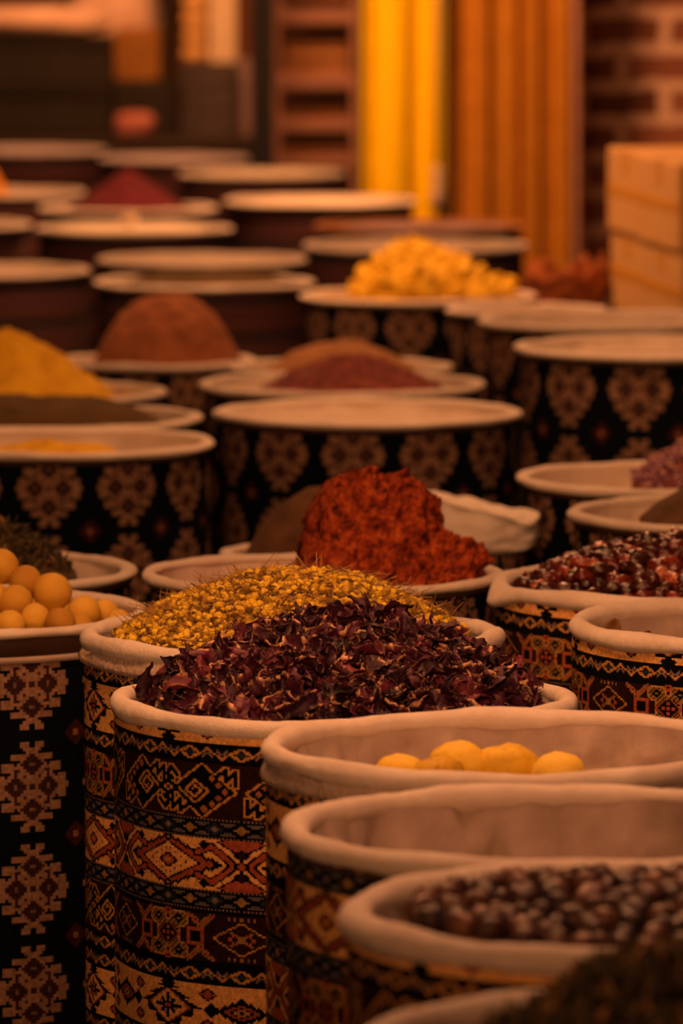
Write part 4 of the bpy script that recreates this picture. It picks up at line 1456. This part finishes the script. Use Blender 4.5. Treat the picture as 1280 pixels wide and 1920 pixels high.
cloth_stack(zs[0], [(0.030, 'fold_dark', 'dark folded cloth, lower on the top board of the rack'), (0.030, 'fold_brown', 'brown folded cloth, upper on the top board of the rack')], xc + 0.005, YR + 0.25, wdt - 0.075, 0.38)

# posts
px = (at(470, 0, 22.5).x, at(513, 0, 22.5).x)
o = obj('black_post', box_mesh('black_post', (px[1] - px[0], 0.06, 2.9), 'black_paint'), None, ((px[0] + px[1]) / 2, 22.53, 0))
tag(o, 'black upright post left of the shelf rack', 'post')
px = (at(444, 0, 27.2).x, at(482, 0, 27.2).x)
o = obj('wooden_post', box_mesh('wooden_post', (px[1] - px[0], 0.07, 2.9), 'wood'), None, ((px[0] + px[1]) / 2, 27.2, 0))
tag(o, 'red brown wooden post behind the black post', 'post')

# counter carrying the crates
YT = 25.0
ztab = at(100, 262, YT).z
ct = empty('counter', (-1.15, YT + 0.9, 0), 'dark counter under the crates and boxes at the back', 'table')
obj('counter_top', box_mesh('counter_top', (1.66, 1.9, 0.04), 'dark_wood'), ct, (0, 0, ztab - 0.04))
obj('front_panel', box_mesh('front_panel', (1.60, 0.03, ztab - 0.04), 'dark_wood'), ct, (0, -0.85, 0))
for sx in (-1, 1):
    obj('side_panel', box_mesh('side_panel', (0.03, 1.7, ztab - 0.04), 'dark_wood'), ct, (sx * 0.79, 0.04, 0))

def on_counter(name, x0, x1, ytop, ybot, Y, depth, m, label, cat, z0=None, bev=0.006, tape=False):
    a, b = at(x0, ybot, Y), at(x1, ytop, Y)
    z = z0 if z0 is not None else ztab
    o = obj(name, box_mesh(name, (b.x - a.x, depth, b.z - z - 0.001), m, bev), None, ((a.x + b.x) / 2, Y + depth / 2, z + 0.001))
    tag(o, label, cat)
    return b.z
YB = 25.25
def crate(x0, x1, ytop, z0, Y, depth, label):
    a, b = at(x0, 0, Y), at(x1, ytop, Y)
    wx, hz = b.x - a.x, b.z - z0 - 0.001
    e = empty('crate', ((a.x + b.x) / 2, Y + depth / 2, z0 + 0.001), label, 'crate')
    obj('body', box_mesh('body', (wx, depth, hz), 'dark_crate', 0.008), e)
    for k in range(2):
        obj('batten', box_mesh('batten', (wx + 0.008, 0.012, 0.03), 'dark_crate', 0.003), e, (0, -depth / 2 - 0.006, hz * (0.06 + 0.8 * k)))
    return b.z
z1 = crate(-60, 208, 166, ztab, YB, 0.6, 'lower of the two dark crates at the upper left')
z2 = crate(-50, 208, 70, z1, YB, 0.6, 'upper of the two dark crates at the upper left')
# lying sacks on the crates
def lying(name, x0, x1, y0, y1, Y, depth, zbase, m, label, seed):
    a, b = at(x0, y1, Y), at(x1, y0, Y)
    v = ICO3.copy()
    hh = max(0.05, b.z - zbase)
    for i in range(len(v)):
        x, y, z = v[i]
        sg = lambda t_: math.copysign(abs(t_) ** 0.6, t_)
        k = 1 + 0.10 * fn_noise((x + seed, y, z), 2.0, 4)
        v[i] = (sg(x) * (b.x - a.x) / 2 * k, sg(y) * depth / 2 * k, max(-1, sg(z) * k) * hh / 2)
    zmin = v[:, 2].min()
    o = obj(name, mesh(name, v.tolist(), ICO3F, M[m]), None, ((a.x + b.x) / 2, Y + depth / 2, zbase - zmin + 0.001))
    return tag(o, label, 'sack')
lying('lying_sack', -60, 200, 14, 70, YB + 0.02, 0.5, z2, 'sack', 'tan sack lying on the upper dark crate', 1)
lying('lying_sack', 120, 300, -40, 66, YB + 0.62, 0.5, ztab + 0.0, 'sack', 'pinkish sack standing behind the amber carton', 5)
# amber carton on a dark box, with pink bundle before it
z3 = on_counter('dark_box', 214, 330, 152, 258, YB + 0.1, 0.45, 'dark_crate', 'small dark box under the amber carton', 'box')
a, b = at(214, 150, YB + 0.1), at(300, 56, YB + 0.1)
carton('carton', ((a.x + b.x) / 2, YB + 0.33, z3 + 0.001), (b.x - a.x, 0.42, b.z - z3), 0, 'amber carton right of the dark crates', 'amber_carton', False)
lying('cloth_bundle', 214, 290, 212, 252, YB - 0.12, 0.16, ztab, 'pink_cloth', 'pink cloth bundle in front of the small dark box', 9)
# black pole
p0 = at(306, 100, 26.2)
o = obj('black_pole', box_mesh('black_pole', (0.05, 0.05, 1.3), 'black_paint'), None, (p0.x, 26.1, ztab))
tag(o, 'short black pole behind the amber carton', 'post')
# grey boxes and what stands on them
za = ztab
for i, (yt, lab) in enumerate(((212, 'lowest of the three grey brown boxes beside the black post'), (166, 'middle of the three grey brown boxes beside the black post'), (118, 'topmost of the three grey brown boxes beside the black post'))):
    za = on_counter('grey_box', 338 + (i % 2) * 4, 444, yt, 0, YB + 0.05, 0.5, 'grey_box', lab, 'box', za)
on_counter('narrow_box', 447, 476, 112, 258, YB + 0.1, 0.3, 'pink_grey', 'narrow greyish pink box between the grey brown boxes and the black post', 'box')
a, b = at(392, 0, YB + 0.1), at(442, -60, YB + 0.1)
o = obj('cream_board', box_mesh('cream_board', (b.x - a.x, 0.03, b.z - za + 0.1), 'cream_board', 0.003), None, ((a.x + b.x) / 2, YB + 0.15, za + 0.001))
tag(o, 'bright cream upright board on the grey boxes', 'board')
z = za
for i in range(4):
    hh = 0.062
    o = obj('folded_cloth', box_mesh('folded_cloth', (at(390, 0, YB).x - at(340 + 3 * (i % 2), 0, YB).x - 0.002, 0.36, hh), 'fold_yellow', 0.022), None,
            ((at(365, 0, YB + 0.1).x), YB + 0.28, z + 0.001))
    tag(o, ('lowest', 'second', 'third', 'topmost')[i] + ' yellow folded cloth of the pile beside the cream board', 'folded cloth', 'yellow folded cloths on the grey boxes')
    z += hh + 0.006

# ------------------------------------------------------------------ light
def area(name, loc, size, power, col, target=None, sy=None):
    l = bpy.data.lights.new(name, 'AREA')
    l.shape = 'RECTANGLE' if sy else 'DISK'
    l.size = size
    if sy: l.size_y = sy
    l.energy = power
    l.color = col
    o = bpy.data.objects.new(name, l)
    C.objects.link(o)
    o.location = loc
    if target is not None:
        o.rotation_euler = (Vector(target) - Vector(loc)).to_track_quat('-Z', 'Y').to_euler()
    return o
WARM = (1.0, 0.37, 0.135)
PINK = (1.0, 0.36, 0.16)
area('shop_or_fill_lamp', (-0.35, 7.6, 2.75), 0.5, 32, WARM, (0.1, 7.4, 0.7))
area('shop_or_fill_lamp', (0.6, 6.5, 2.7), 0.5, 18, PINK, (0.45, 6.5, 0.7))
sl = bpy.data.lights.new('front_fill_spot', 'SPOT')  # unseen fill added behind the camera to brighten the drum fronts, fading downward
sl.energy = 1160
sl.color = WARM
sl.spot_size = math.radians(13.5)
sl.spot_blend = 1.0
sl.shadow_soft_size = 0.22
so = bpy.data.objects.new('front_fill_spot', sl)
C.objects.link(so)
so.location = (-0.45, -0.6, 3.0)
so.rotation_euler = (Vector((0.10, 9.0, 0.87)) - so.location).to_track_quat('-Z', 'Y').to_euler()
area('shop_or_fill_lamp', (-0.9, 2.9, 2.2), 0.4, 25, WARM, (0.2, 6.2, 0.6))  # added low fill from the front, brightens the berry and empty barrel drums
area('shop_or_fill_lamp', (-0.5, 14.0, 2.3), 0.4, 18, WARM, (0.6, 14.6, 0.9))  # unseen fill, added to brighten the left faces of the cartons
area('shop_or_fill_lamp', (0.3, 11.0, 2.9), 0.5, 38, WARM, (0, 11.4, 0.7))
area('shop_or_fill_lamp', (-0.2, 15.2, 2.9), 0.5, 50, WARM, (-0.1, 15.2, 0.7))
area('shop_or_fill_lamp', (-0.1, 18.9, 2.9), 0.5, 105, WARM, (0.1, 19.2, 0.7))
area('shop_or_fill_lamp', (-0.9, 24.2, 2.9), 0.5, 64, WARM, (-0.8, 25.2, 0.9))

area('shop_or_fill_lamp', (-0.5, 21.9, 2.9), 0.4, 42, WARM, (-0.5, 21.9, 0.8))  # extra fill added over the far pale barrels, also lifts the shelf rack

w = bpy.data.worlds.new('world')
bpy.context.scene.world = w
w.use_nodes = True
bg = w.node_tree.nodes['Background']
bg.inputs[0].default_value = (0.42, 0.26, 0.24, 1)
bg.inputs[1].default_value = 0.018

sc = bpy.context.scene
sc.view_settings.view_transform = 'Standard'
sc.view_settings.look = 'None'
sc.view_settings.gamma = 1.0
sc.view_settings.exposure = 0.0
sc.view_settings.use_curve_mapping = False
